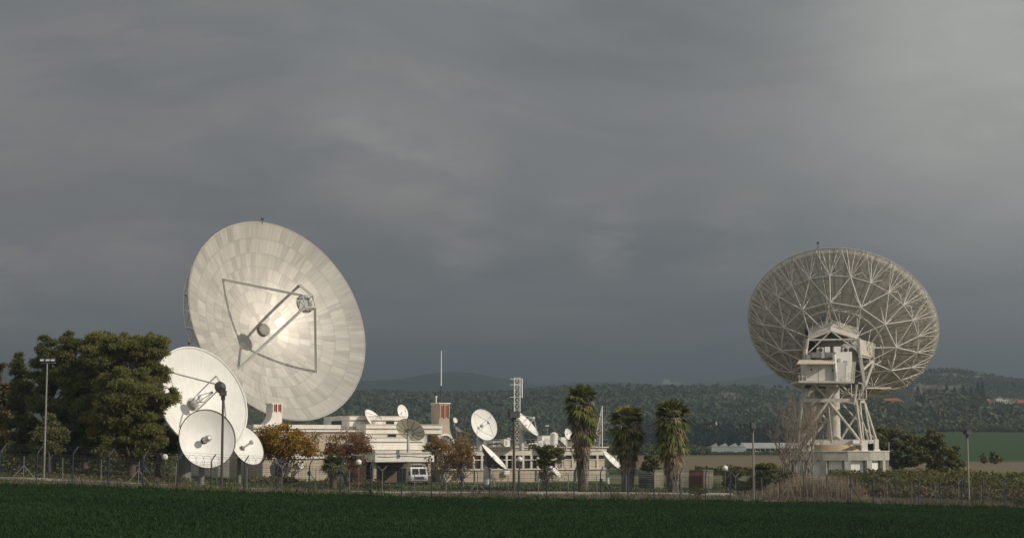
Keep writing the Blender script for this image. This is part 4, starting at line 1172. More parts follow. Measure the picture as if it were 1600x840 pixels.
ch2 = chimney(686, 702, 630.5, 700, 13, 14, False)

for px, off, top in ((590, 4.05, 703), (655, 4.05, 703), (575, 9.8, 684), (688, 6.9, 712), (742, 6.9, 734), (838, 6.9, 734), (900, 6.9, 734)):
    p = fac(px, 720, off); q = fac(px, top, off); MB().tube((p.x, p.y, LOW), (p.x, p.y, q.z), .06, n=6).build('downpipe', M['grey_post'], bld)
for px, py, off in ((725, 737, 6.9), (790, 738, 6.9), (852, 737, 6.9), (470, 724, 4.9), (540, 722, 4.9)):
    p = fac(px, py, off); MB().box(p + BN * .3, (.75, .35, .55), rz=TH).build('wall_unit', M['white'], bld)
cbm = MB()
for px0, px1, py, off in ((700, 940, 703.5, 6.98), (590, 672, 712.5, -.32)):
    pts = [fac(px0 + (px1 - px0) * t, py + .8 * math.sin(t * 9) , off) + BN * .04 for t in np.linspace(0, 1, 14)]
    cbm.path(pts, .025, 4)
cbm.build('cable', M['dark_steel'], bld)
# ------------------------------------------------------------------ things on the roofs
def on_roof(px, py, off): return fac(px, py, off)
rw = rz(699.5)       # roof level of the right wing
small_dish('roof_dish', 'white roof dish tilted steeply, on a lattice stand above the rust tree', 587.5, 658, 217, 23.5, .36, 42, fr=.85, base=facz(683, 6), hub=.14, leg_r=.04, back=M['white_dish'])
st_ = MB(); c_ = at(585, 668, 217.6); zb_ = facz(683, 6)
for dx in (-1.3, -.4, .5, 1.4):
    st_.tube((c_.x + dx * .6, c_.y + .2, c_.z), (c_.x + dx, c_.y - .2 + .5 * (dx > 0), zb_), .05, n=5); st_.tube((c_.x + dx, c_.y, zb_ + .4), (c_.x + dx - .8, c_.y, c_.z), .04, n=5)
tag(st_.build('lattice_stand', M['dark_steel']), 'dark lattice stand under the steeply tilted roof dish', 'stand')
small_dish('roof_dish', 'small oval white dish on the penthouse roof above the grey mesh dish', 629.5, 643.5, 221, 12, .62, 20, fr=.9, legs=1, base=facz(660, 15), back=M['white_dish'])
small_dish('roof_dish', 'grey ribbed dish on a post over the white porch canopy', 641.5, 671, 204, 23, .66, 64, False, fr=.95, ribs=12, base=facz(702, 1), back=M['mesh_dish'], frontm=M['mesh_dish'], hub=.1, post_r=.14)
d10, r10 = small_dish('roof_dish', 'big white dish facing the viewer on the right wing roof', 756.5, 663, 212, 25, .73, 28, fr=.9, base=rw, post_r=.32, legs=4, leg_r=.03)
small_dish('yard_dish', 'white dish seen edge on with dark back, standing before the wing windows', 773, 713, 203, 28, .14, 45, fr=.62, hub=.2, back=paint('dark_cone_back', (.12, .115, .105), .7, scale=2), post_r=.38, legs=0, sub=.3)
small_dish('roof_dish', 'white dish edge on with visible feed struts, behind the tall floodlight', 824, 661.5, 216, 24, .22, 43, fr=.8, base=rw, back=M['white_dish'], sub=.85, leg_r=.05, post_r=.28)
small_dish('yard_dish', 'small white dish edge on below the little green tree', 867, 735, 203, 13, .25, 48, fr=.8, legs=0, post_r=.1)
small_dish('yard_dish', 'white dish edge on, half hidden behind the middle palm', 958, 719, 205, 21, .2, 46, fr=.62, back=paint('pale_cone_back', (.4, .39, .36), .7, scale=2), post_r=.22, legs=4, sub=.8)
small_dish('roof_dish', 'small upright white dish on the roof left of the tallest palm', 888, 677.5, 218, 8.5, .6, 15, fr=.8, base=rw, legs=3, post_r=.06, leg_r=.02)
small_dish('wall_dish', 'tiny white dish on the shoulder of the tan chimney', 711.5, 656, 214, 4.2, .7, 20, fr=.8, legs=0, base=facz(662, 13), post_r=.05)
small_dish('wall_dish', 'little white dish tilted upward on the right side of the tan chimney', 716, 670.5, 213, 6, .35, 45, fr=.8, legs=0, base=facz(680, 13), post_r=.05)
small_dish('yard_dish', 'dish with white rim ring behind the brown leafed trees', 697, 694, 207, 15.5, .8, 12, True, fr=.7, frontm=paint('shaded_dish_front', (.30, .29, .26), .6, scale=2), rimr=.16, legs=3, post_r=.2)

def roof_box(px0, px1, p0, p1, off, depth, name, label, cat, mat, group=None, lid=True):
    a = fac(px0, p1, off); b = fac(px1, p1, off); zt = a.z + (fac(px0, p0, off).z - a.z)
    a.z = b.z = rw - .05 if name != 'wall_unit' else a.z
    root = empty(name, (a + b) / 2, label, cat, group)
    MB().prism([a, b, Vector((b.x, b.y, zt)), Vector((a.x, a.y, zt))], -BN * depth).build('body', mat, root)
    d = BT * .06 + BN * 0
    MB().prism([Vector((a.x, a.y, zt)) - BT * .06 + BN * .06, Vector((b.x, b.y, zt)) + BT * .06 + BN * .06, Vector((b.x, b.y, zt + .08)) + BT * .06 + BN * .06, Vector((a.x, a.y, zt + .08)) - BT * .06 + BN * .06], -BN * (depth + .12)).build('lid', mat, root)
    w = (b - a).length; g_ = MB()
    for i in range(5):
        z = a.z + (zt - a.z) * (.35 + .11 * i)
        p, q = a + BT * w * .12 + BN * .02, a + BT * w * .55 + BN * .02
        g_.prism([Vector((p.x, p.y, z)), Vector((q.x, q.y, z)), Vector((q.x, q.y, z + .05)), Vector((p.x, p.y, z + .05))], -BN * .04)
    g_.build('grille', M['grey_post'], root)
    return root
gu = 'white units on the right wing roof'
roof_box(760, 768, 687, 697, 9, 1.0, 'roof_unit', 'small white roof unit just right of the big roof dish post', 'air conditioner', M['white'], gu)
roof_box(787.5, 797, 686.5, 697.5, 9, 1.2, 'roof_unit', 'white square roof unit left of the tall floodlight pole', 'air conditioner', M['white'], gu)
roof_box(842, 851, 689, 698, 9, 1.2, 'roof_unit', 'low white roof unit above the small green tree', 'air conditioner', M['white'], gu)
roof_box(847, 872, 681, 693, 12, 1.6, 'roof_unit', 'widest white roof unit, behind the white cylinder', 'air conditioner', M['white'], gu)
roof_box(877, 886, 683.5, 694, 11, 1.0, 'roof_unit', 'white roof unit between white cylinder and tallest palm', 'air conditioner', M['white'], gu)
roof_box(770, 786, 689, 697, 12, 1.2, 'roof_unit', 'grey roof unit between the two white square units', 'air conditioner', M['steel'], gu)
roof_box(806, 822, 690, 697, 12, 1.2, 'roof_unit', 'grey roof unit at the foot of the lattice tower', 'air conditioner', M['roof'], gu)
roof_box(895, 930, 690, 697, 12, 2.0, 'roof_hatch', 'low cream roof hatch behind the tallest palm', 'roof hatch', M['cream'], None)
c_ = fac(865.5, 690, 9); tk = MB()
tk.lathe([(.5, 0), (.5, fac(865, 677.5, 9).z - rw), (.52, fac(865, 677, 9).z - rw), (.2, fac(865, 676, 9).z - rw + .1)], (c_.x, c_.y, rw), 20)
tag(tk.build('water_tank', M['white'], None, True), 'upright white cylinder standing on the right wing roof', 'tank')
sp = empty('solar_collector', fac(876, 697, 7.5), 'dark tilted solar panel on a frame over the roof edge', 'solar panel')
a, b, c, d = fac(869.5, 686.5, 10), fac(874, 686.5, 9.6), fac(887, 699, 7.6), fac(879, 699, 7.2)
MB().prism([a, b, c, d], (0, 0, -.1)).build('panel', M['solar'], sp)
MB().tube(a, Vector((a.x, a.y, rw)), .04).tube(b, Vector((b.x, b.y, rw)), .04).tube(a, b, .04).tube(b, c, .05).build('frame', M['rail'], sp)
rl = MB()
for i in range(30):
    p = fac(700 + 250 * i / 29, 690, 15); rl.tube((p.x, p.y, rw - .1), (p.x, p.y, rw + 1.15), .03, n=4)
    if i < 29:
        q = fac(700 + 250 * (i + 1) / 29, 690, 15)
        for z in (1.15, .6): rl.tube((p.x, p.y, rw + z), (q.x, q.y, rw + z), .03, n=4)
tag(rl.build('roof_railing', M['grey_post']), 'thin grey pipe railing along the right wing roof', 'railing')
hs_ = []
for i, (px, w_) in enumerate(((775, 2.4), (812, 2.6), (833, 1.6))):
    p = fac(px, 698, 7.4); mb = MB(); mb.path([(p.x - w_ / 2, p.y, rw + .1), (p.x - w_ / 3, p.y, rw + .5), (p.x + w_ / 4, p.y + .2, rw + .6), (p.x + w_ / 2, p.y + .3, rw + .05)], .11, 6)
    tag(mb.build('roof_pipe', M['grey_post'] if i != 2 else M['white'], None, True), ('grey bent pipe on roof under the big roof dish', 'longest grey bent pipe on roof right of the lattice tower', 'white bent pipe on roof above the small green tree')[i], 'pipe')

# masts
def whip():
    b = Vector(ch2[0]) + BT * .5 - BN * .6; b.z = ch2[3] + .1; t = at(688, 543, 214).z
    o = empty('whip_antenna', b, 'tall thin whip antenna rising from the tan chimney', 'antenna')
    MB().tube(b, b + Vector((0, 0, 2.3)), .1, n=8).build('base_tube', M['dark_steel'], o)
    MB().tube(b + Vector((0, 0, 2.3)), Vector((b.x, b.y, t)), .075, .05, n=8).build('whip', M['white'], o)
    c = b + BT * -.7
    MB().tube(c, c + Vector((0, 0, .7)), .08).tube(c + Vector((0, 0, .7)), c + Vector((0, 0, .95)), .14, n=8).build('beacon', M['white'], o)
whip()
for i, (px, h, off, lab) in enumerate(((720, 2.2, 12, 'thin pole on the wing roof left of the big roof dish'), (795, 1.3, 10, 'short stub pole by the white square roof unit'), (855, 3.0, 14, 'tallest thin pole on the wing roof, above the green tree'), (905, 2.0, 12, 'thin pole on the wing roof behind the tallest palm'), (925, 1.2, 10, 'short pole on the wing roof beside the triangular mast'))):
    p = fac(px, 690, off); o = empty('roof_pole', (p.x, p.y, rw), lab, 'pole')
    MB().tube((p.x, p.y, rw - .1), (p.x, p.y, rw + h), .05, n=6).build('pole', M['grey_post'], o); MB().box((p.x, p.y, rw + h), (.5, .12, .12)).build('bracket', M['white'], o)
def lattice_tower():
    Y = 222; b = at(808, 697, Y); b.z = rw; top = at(808, 590, Y).z; s = .38; h = top - rw
    o = empty('lattice_tower', b, 'slim white lattice antenna tower standing on the right wing roof', 'tower')
    mb = MB(); L = [Vector((b.x + dx, b.y + dy, 0)) for dx, dy in ((-s, -s), (s, -s), (s, s), (-s, s))]
    n = 11
    for k in range(4):
        p = L[k]; q = L[(k + 1) % 4]
        mb.tube((p.x, p.y, rw), (p.x, p.y, top), .06, n=5)
        for i in range(n):
            z0 = rw + h * i / n; z1 = rw + h * (i + 1) / n
            if i % 2: p, q = q, p
            mb.tube((p.x, p.y, z0), (q.x, q.y, z1), .035, n=4); mb.tube((p.x, p.y, z1), (q.x, q.y, z1), .03, n=4)
            if i % 2: p, q = q, p
    mb.build('lattice', M['white'], o)
    for py in (592, 601, 620):
        z = at(808, py, Y).z
        MB().tube((b.x - .95, b.y - s, z), (b.x + .66, b.y - s, z), .045, n=5).build('arm', M['white'], o)
    MB().tube((b.x + .64, b.y - s, top - .1), (b.x + .64, b.y - s, at(808, 621, Y).z), .09, n=8).build('rod_antenna', M['white'], o)
lattice_tower()
def tripod_mast():
    Y = 219; z0 = rw; t = at(941, 634, Y)
    o = empty('roof_mast', (t.x, Y, z0), 'triangular steel lattice mast beside the tallest palm', 'mast')
    mb = MB(); F1, F2, F3 = at(927, 692, Y), at(941, 692, Y), at(936, 692, Y + 1.5)
    tp = t.copy()
    for f in (F1, F2, F3): f.z = z0; mb.tube(f, tp if f is not F2 else Vector((f.x, f.y, tp.z)), .09, n=5)
    for k in range(1, 6):
        u_ = k / 6.5; a = F1.lerp(tp, u_); b = Vector((F2.x, F2.y, z0 + (tp.z - z0) * u_)); mb.tube(a, b, .06, n=4)
        a2 = F1.lerp(tp, (k - 1) / 6.5); mb.tube(a2, b, .05, n=4)
    mb.build('lattice', M['rail'], o)
    c = at(953, 660, Y + .6); V = MB()
    ring = [Vector((c.x + 1.0 * math.cos(t_), c.y, c.z + 1.15 * math.sin(t_))) for t_ in np.linspace(0, 2 * math.pi, 25)]
    V.path(ring, .05, 5)
    for k in range(0, 24, 4): V.tube(ring[k], c + Vector((0, .5, 0)), .035, n=4)
    V.tube(c, Vector((t.x, Y, c.z)), .07); V.build('ring_antenna', M['grey_post'], o)
tripod_mast()
for i, (px, t_, b_, off, lab) in enumerate(((619, 628, 650, 15, 'thin dark rod antenna on the penthouse roof left of the oval dish'), (602, 637, 650, 16, 'shorter thin rod antenna on the penthouse roof'))):
    p = fac(px, b_, off); q = fac(px, t_, off); o = empty('rod_antenna', p, lab, 'antenna')
    MB().tube(p, (p.x, p.y, q.z), .045, .03, n=5).build('rod', M['dark_steel'], o)
    if i == 0: MB().lathe([(.12, 0), (.2, .15), (.12, .5)], (p.x, p.y, q.z - .2), 10).build('head', M['dark_steel'], o)

# the van under the porch
def van():
    a = at(652, 756, 199.5); z = a.z; o = empty('van', a, 'white van with roof rack parked by the porch, front facing the viewer', 'van', rz=R(9))
    W = 1.0
    prof = [(-2.4, .32), (2.35, .32), (2.45, .7), (2.3, 1.1), (1.75, 1.95), (1.5, 2.05), (-2.3, 2.05), (-2.45, 1.9)]
    # profile runs front (-y) to back
    bd = MB(); b2 = [(-p[0], p[1]) for p in prof]
    bd.prism([(-W, p[0], p[1]) for p in b2], (2 * W, 0, 0)).build('body', M['white'], o, local=True)
    ws = MB(); 
    def fr_pt(x, t, d=.015): 
        y0, z0 = -2.3, 1.1; y1, z1 = -1.75, 1.95
        return (x, y0 + (y1 - y0) * t - d, z0 + (z1 - z0) * t)
    ws.prism([fr_pt(-.84, .1), fr_pt(-.05, .1), fr_pt(-.05, .9), fr_pt(-.78, .9)], (0, .03, 0)); ws.prism([fr_pt(.05, .1), fr_pt(.84, .1), fr_pt(.78, .9), fr_pt(.05, .9)], (0, .03, 0))
    ws.build('windscreen', M['glass'], o, local=True)
    for s in (-1, 1):
        MB().prism([(s * (W + .005), -1.75, 1.15), (s * (W + .005), -.9, 1.15), (s * (W + .005), -.9, 1.8), (s * (W + .005), -1.55, 1.8)], (s * .01, 0, 0)).build('side_window', M['glass'], o, local=True)
        MB().box((s * .75, -2.46, .78), (.32, .06, .2)).build('headlight', M['rail'], o, local=True)
        for y in (-1.5, 1.5):
            MB().tube((s * (W - .18), y, .34), (s * (W + .01), y, .34), .34, n=16).build('wheel', M['tyre'], o, local=True)
    MB().box((0, -2.44, .79), (1.1, .06, .34)).build('grille', paint('blue_grey_grille', (.08, .10, .18), .5, scale=3), o, local=True)
    MB().box((0, -2.5, .42), (1.95, .12, .2)).build('bumper', paint('dull_bumper', (.16, .10, .095), .6, scale=3), o, local=True)
    rk = MB()
    for s in (-1, 1): rk.tube((s * .85, -1.4, 2.32), (s * .85, 2.0, 2.32), .03)
    for y in (-1.4, -.5, .4, 1.3, 2.0):
        rk.tube((-.85, y, 2.32), (.85, y, 2.32), .03); rk.tube((-.85, y, 2.03), (-.85, y, 2.32), .02); rk.tube((.85, y, 2.03), (.85, y, 2.32), .02)
    rk.box((0, .3, 2.4), (1.6, 3.0, .06)); rk.build('roof_rack', M['rail'], o, local=True)
    for s in (-1, 1): MB().box((s * 1.14, -1.8, 1.3), (.2, .1, .28)).build('mirror', M['dark_steel'], o, local=True)
van()

# boundary wall pieces right of the palms
def wallpiece(px0, px1, p0, p1, Y, mat, label, cap=True):
    a, b = at(px0, p1, Y), at(px1, p1, Y); t = at(px0, p0, Y).z; z = ground_z(a.x, Y) - .4
    o = empty('boundary_wall', ((a.x + b.x) / 2, Y, z), label, 'wall')
    MB().prism([Vector((a.x, Y, z)), Vector((b.x, Y, z)), Vector((b.x, Y, t)), Vector((a.x, Y, t))], (0, .3, 0)).build('panel', mat, o)
    MB().prism([Vector((a.x - .05, Y - .05, t)), Vector((b.x + .05, Y - .05, t)), Vector((b.x + .05, Y - .05, t + .1)), Vector((a.x - .05, Y - .05, t + .1))], (0, .4, 0)).build('coping', mat, o)
wallpiece(1022, 1037, 735.5, 758, 180, M['plaster'], 'narrow beige wall panel left of the right palm trunk')
wallpiece(1062, 1076.5, 735, 753, 184, M['plaster'], 'beige wall panel between the right palm and the red brick panel')
wallpiece(1077, 1099, 735.5, 753, 184.3, M['brick'], 'red brown brick wall panel between two beige panels')
wallpiece(1099.5, 1114.5, 735, 755, 183.5, M['plaster'], 'beige wall panel at the right end beside the globe lamp')
o = empty('metal_gate', at(1010, 757, 181), 'dark louvred metal gate left of the beige wall panels', 'gate')
a, b = at(998, 757, 181), at(1021, 757, 181); t = at(1000, 737, 181).z; z = ground_z(a.x, 181)
MB().box(((a.x + b.x) / 2, 181.1, (z + t) / 2), (b.x - a.x, .1, t - z)).build('leaf', M['dark_steel'], o)
sl_ = MB()
for k in range(8): sl_.box(((a.x + b.x) / 2, 181.0, z + (t - z) * (k + .5) / 8), (b.x - a.x - .1, .06, .06))
sl_.build('slat', M['grey_post'], o)
# ------------------------------------------------------------------ service road and kerbs behind the fence
def fpt(s, d, dz=0.0):
    x = FA.x + fdir[0] * s + fnrm[0] * d; y = FA.y + fdir[1] * s + fnrm[1] * d
    return Vector((x, y, ground_z(x, y) + dz))
def strip(name, d0, d1, s0, s1, dz, mat, n=140, hgt=None):
    V = []; Fc = []
    for i in range(n + 1):
        s = s0 + (s1 - s0) * i / n
        a, b = fpt(s, d0), fpt(s, d1)
        if hgt is None: V += [a + Vector((0, 0, dz)), b + Vector((0, 0, dz))]
        else:
            zb = min(a.z, b.z) - .25; zt = (a.z + b.z) / 2 + hgt
            V += [Vector((a.x, a.y, zb)), Vector((a.x, a.y, zt)), Vector((b.x, b.y, zt)), Vector((b.x, b.y, zb))]
    k = 2 if hgt is None else 4
    for i in range(n):
        for j in range(k - 1):
            Fc.append((i * k + j, (i + 1) * k + j, (i + 1) * k + j + 1, i * k + j + 1))
    o = np_mesh(name, [v[:] for v in V], Fc, mat)
    return tag(o, kind='structure')
strip('service_road', 14.2, 19.4, -60, 66, .10, M['asphalt'])
strip('near_kerb', 13.8, 14.15, -60, 66, 0, M['kerb'], hgt=.34)
strip('far_kerb', 19.45, 19.75, -60, 52, 0, M['kerb'], hgt=.26)

# ------------------------------------------------------------------ the outer security fence
fence = empty('security_fence', (FA.x, FA.y, FA.z), 'long wire security fence on dark blue posts with bent tops along the field', 'fence')
SP = flen / 33.0
FH = 2.75
proto_post = None
def post_mesh(parent):
    mb = MB(); mb.tube((0, 0, -.4), (0, 0, FH - .55), .05, n=8)
    ax = Vector((fnrm[0], fnrm[1], 0)) * .14 + Vector((fdir[0], fdir[1], 0)) * .22
    mb.path([Vector((0, 0, FH - .55)), Vector((0, 0, FH - .4)) + ax * .35, Vector((0, 0, FH)) + ax * 1.8], .05, 6)
    return mb.build('post', M['blue_post'], parent, local=True)
wb = MB(); 
posts = []
i0, i1 = -12, 41
for i in range(i0, i1):
    p = fpt(i * SP, 0); posts.append(p)
    if proto_post is None:
        o = post_mesh(fence); proto_post = o
    else:
        o = proto_post.copy(); col.objects.link(o); o.parent = fence
    o.location = p - fence.location
    o.rotation_euler = (rng.normal(0, .012), rng.normal(0, .012), 0)
    if i % 5 == 2:
        s_ = 1
        b = fpt(i * SP + s_ * 1.55, .15)
        MB().tube(p + Vector((0, 0, 1.65)), b + Vector((0, 0, -.05)), .042, n=6).build('brace', M['blue_post'], fence)
        MB().box(p + Vector((0, 0, 1.6)), (.24, .2, .3)).build('junction_box', M['blue_post'], fence)
zs = np.linspace(.12, FH - .62, 15)
for p, q in zip(posts[:-1], posts[1:]):
    for z in zs: wb.tube(p + Vector((0, 0, z)), q + Vector((0, 0, z)), .0115, n=3, caps=False)
    for j in range(1, 9):
        a = p.lerp(q, j / 9); wb.tube(a, a + Vector((0, 0, FH - .6)), .006, n=3, caps=False)
wb.build('wire_mesh', M['wire'], fence)
bw = MB(); ax = Vector((fnrm[0], fnrm[1], 0)) * .14 + Vector((fdir[0], fdir[1], 0)) * .22
for p, q in zip(posts[:-1], posts[1:]):
    for t in (.3, .65, 1.0):
        o_ = Vector((0, 0, FH - .5 + .5 * t)) + ax * (1.8 * t); bw.tube(p + o_, q + o_, .009, n=3, caps=False)
bw.build('barbed_wire', M['wire'], fence)

# ------------------------------------------------------------------ the thin inner fence
inner = empty('inner_fence', fpt(0, 8.5), 'thin grey inner fence with forked post tops behind the blue fence', 'fence')
IH = 2.0; prev = None; iw = MB(); k = 0
pprot = None; fprot = None
for i in range(-14, 36):
    s = i * 2.95 + .9
    if i % 1: continue
    p = fpt(s, 8.5); fork = (i % 3 == 0) and i > 4
    if pprot is None:
        pprot = MB().tube((0, 0, -.3), (0, 0, IH), .034, n=6).build('post', M['grey_post'], inner, local=True); o = pprot
    else:
        o = pprot.copy(); col.objects.link(o); o.parent = inner
    o.location = p - inner.location; o.rotation_euler = (rng.normal(0, .015), rng.normal(0, .02), 0)
    if fork:
        if fprot is None:
            m = MB(); v = Vector((fdir[0], fdir[1], 0)) * .42
            m.tube((0, 0, IH), v + Vector((0, 0, IH + .42)), .03, n=5); m.tube((0, 0, IH), -v + Vector((0, 0, IH + .42)), .03, n=5)
            fprot = m.build('fork', M['grey_post'], inner, local=True); o = fprot
        else:
            o = fprot.copy(); col.objects.link(o); o.parent = inner
        o.location = p - inner.location
    if i in (-7, -1, 2, 12, 23, 29):
        m = MB()
        for sg in (-1, 1): m.tube(p + Vector((0, 0, 1.3)), fpt(s + sg * 1.15, 8.5) + Vector((0, 0, -.05)), .035, n=5)
        m.build('brace', M['grey_post'], inner)
    if prev is not None:
        for z in (.3, .75, 1.2, 1.6, 1.95): iw.tube(prev + Vector((0, 0, z)), p + Vector((0, 0, z)), .009, n=3, caps=False)
    prev = p
iw.build('wire', M['wire'], inner)
cm = MB()   # a length of razor coil on its top, in front of the dishes
pts = []
for j in range(0, 15 * 14 + 1):
    t = j / 14.0; s = 8.0 + t * .62
    c = fpt(s, 8.5, IH + .35); a = 2 * math.pi * t
    pts.append(c + Vector((fdir[0], fdir[1], 0)) * .25 * math.sin(a * .999) + Vector((fnrm[0], fnrm[1], 0)) * .1 * math.sin(a) + Vector((0, 0, .4 * math.cos(a))))
cm.path(pts, .011, 4); cm.build('razor_coil', M['wire'], inner)

# ------------------------------------------------------------------ lamps
def flood(px, ptop, pbot, Y, mat, label, head, r=.085):
    b = at(px, pbot, Y); b.z = ground_z(b.x, b.y) - .1; zt = at(px, ptop, Y).z
    o = empty('floodlight_pole', b, label, 'floodlight')
    MB().tube(b, (b.x, b.y, zt), r, r * .75, n=10).build('pole', mat, o, smooth=True)
    if head == 'bar':
        MB().tube((b.x - .55, b.y, zt), (b.x + .75, b.y, zt + .02), .045, n=6).build('crossbar', mat, o)
        for dx in (-.42, .08, .52):
            m = MB().box((b.x + dx, b.y - .05, zt + .28), (.42, .2, .24), M=Matrix.Rotation(R(-25), 3, 'X')); h = m.build('lamp_head', M['dark_steel'], o)
            MB().box((b.x + dx, b.y - .17, zt + .25), (.34, .02, .17), M=Matrix.Rotation(R(-25), 3, 'X')).build('lens', M['rail'], h)
        st = MB()
        for j in range(12): st.tube((b.x, b.y, b.z + 2.5 + j * .58), (b.x + .2, b.y, b.z + 2.5 + j * .58), .018, n=4)
        st.build('step', mat, o)
    else:
        w, h_, d_ = head
        h = MB().box((b.x, b.y - .1, zt + h_ / 2), (w, d_, h_), rz=R(20)).build('lamp_head', mat if mat is M['grey_post'] else M['dark_steel'], o)
        MB().box((b.x, b.y - .1, zt + h_ + .025), (w * 1.12, d_ * 1.1, .05), rz=R(20)).build('hood', M['dark_steel'] if mat is not M['grey_post'] else M['steel'], h)
        MB().tube((b.x, b.y, zt - .35), (b.x, b.y, zt + .05), r * 1.5, n=8).build('collar', M['dark_steel'], o)
flood(68.5, 567, 746, 146, paint('dull_steel_pole', (.26, .26, .25), .55, .2, scale=2), 'tall grey floodlight mast with crossbar in front of the pines', 'bar', .09)
flood(346, 618, 766, 137, M['brown_steel'], 'dark brown pole with boxy floodlight before the white dishes', (.52, .36, .5), .12)
flood(803, 652, 771, 150, M['brown_steel'], 'dark pole with wide flat floodlight before the right wing windows', (.95, .5, .6), .13)
flood(1178, 669, 782, 156, paint('tan_pole', (.27, .24, .19), .7, scale=2), 'tan pole with boxy lamp left of the bare trees', (.5, .55, .4), .11)
flood(1514.5, 678, 790, 162, paint('grey_tan_pole', (.30, .28, .23), .7, scale=2), 'grey pole with boxy lamp at the green winter field', (.6, .36, .6), .10)
for px, py, pb, Y, lab in ((257.5, 713.5, 748, 158, 'white globe lamp under the pines left of the dishes'),
                           (560.5, 721.5, 757, 168, 'white globe lamp between the small fan palm and the porch'),
                           (812, 717, 757, 172, 'white globe lamp right of the tall floodlight pole'),
                           (1133, 731, 765, 172, 'white globe lamp by the end of the beige wall')):
    c = at(px, py, Y); z = ground_z(c.x, Y); o = empty('globe_lamp', (c.x, Y, z), lab, 'lamp', 'globe lamps of the yard')
    MB().tube((c.x, Y, z - .2), (c.x, Y, c.z - .2), .05, n=8).build('pole', paint('rusty_pole', (.22, .12, .085), .7, scale=3) if px > 300 else M['brown_steel'], o)
    MB().ball((c.x, Y, c.z), .3, 10).build('globe', M['globe'], o, smooth=True)
    MB().lathe([(.1, 0), (.13, .08)], (c.x, Y, c.z - .37), 10).build('collar', M['dark_steel'], o)

# ------------------------------------------------------------------ trees
def tufts(P, r, smin, smax, k=4, up=.5):
    """needle tufts: k narrow blades fanning from each point"""
    n = len(P); P = np.repeat(P, k, 0)
    d = r.normal(size=(n * k, 3)); d[:, 2] += up; d /= np.linalg.norm(d, axis=1)[:, None]
    q = np.cross(d, r.normal(size=(n * k, 3))); q /= np.linalg.norm(q, axis=1)[:, None] + 1e-9
    s = r.uniform(smin, smax, n * k)[:, None]; w = s * r.uniform(.09, .18, (n * k, 1))
    V = np.stack([P, P + d * s * .55 + q * w, P + d * s, P + d * s * .55 - q * w], 1).reshape(-1, 3)
    return V, np.arange(n * k * 4).reshape(-1, 4)

def in_ell(c, rad, n, r, hollow=.55, flat=0.0):
    v = r.normal(size=(n, 3)); v /= np.linalg.norm(v, axis=1)[:, None]
    rr = (hollow ** 3 + (1 - hollow ** 3) * r.uniform(0, 1, n)) ** (1 / 3) * (1 + r.normal(0, .17, n))
    return np.array(c) + v * rr[:, None] * np.array(rad)

def sub_clumps(c, rad, n, r, size=(.28, .5)):
    """break a big crown lobe into layered pads"""
    P = in_ell(c, rad, n, r, .35); out = []
    if min(rad) < 1.25: size = (.36, .66)
    for p in P:
        k = r.uniform(*size) * min(rad)
        out.append((p, (k * r.uniform(1.1, 1.7), k * r.uniform(1.1, 1.7), k * r.uniform(.55, .85))))
    return out

def limbs(mb, base, top, clumps, r, r0, every=1):
    base = Vector(base); top = Vector(top)
    for c, rad in clumps[::every]:
        c = Vector(c); h = max(.12, min(.93, ((c.z - base.z) / max(.1, top.z - base.z)) - .16))
        s = base.lerp(top, h); m_ = s.lerp(c, .55) + Vector((0, 0, -.06 * (c - s).length))
        rr = r0 * (1 - h) * .42 + .035
        mb.tube(s, m_, rr, rr * .7, 6, False); mb.tube(m_, c, rr * .7, .025, 5, False)

def tree(name, label, px, Y, lobes, ntuft, mat, bark, kind='pine', seed=1, size=(.15, .38), trunk_r=.3, group=None, pads=14, padsize=(.16, .46), topx=None, lean=0.0, hang=0.0, bottom=None):
    """lobes: [(px, py, half width px, half height px, dy, share)] of the crown as seen"""
    r = np.random.default_rng(seed); k = mpp(Y)
    b = at(px, 745, Y); z = ground_z(b.x, Y); b = Vector((b.x, Y, z))
    clumps = []
    for (lx, ly, hw, hh, dy, share) in lobes:
        c = at(lx, ly, Y + dy); rad = (hw * k, hw * k * .85, hh * k)
        clumps += [(p, q, share) for p, q in sub_clumps(c[:], rad, max(3, int(pads * share)), r, padsize)]
    tz = max(at(l[0], l[1] - l[3] * .6, Y).z for l in lobes); tx = at(topx or lobes[0][0], 600, Y).x
    o = empty(name, b, label, 'tree', group)
    mb = MB(); top = Vector((tx, Y, tz)); midp = b.lerp(top, .5) + Vector((r.normal(0, .25), r.normal(0, .2), 0))
    mb.tube(b + Vector((0, 0, -.4)), midp, trunk_r, trunk_r * .62, 10, False); mb.tube(midp, top, trunk_r * .62, .05, 8, False)
    limbs(mb, b, top, [(c[0], c[1]) for c in clumps], r, trunk_r)
    mb.build('trunk', bark, o, smooth=True)
    tot = sum(c[1][0] * c[1][1] for c in clumps); Ps = []
    for c, rad, share in clumps:
        n = max(12, int(ntuft * rad[0] * rad[1] / tot)); Ps.append(in_ell(c, rad, n, r, .25))
    P = np.concatenate(Ps); P[:, 2] = np.maximum(P[:, 2], z + .5)
    if kind == 'pine': V, Fc = tufts(P, r, size[0], size[1], 4, .7)
    else: V, Fc = leaf_quads(P, r, size[0], size[1], aspect=.75)
    np_mesh('crown', V, Fc, mat, o)
    return o

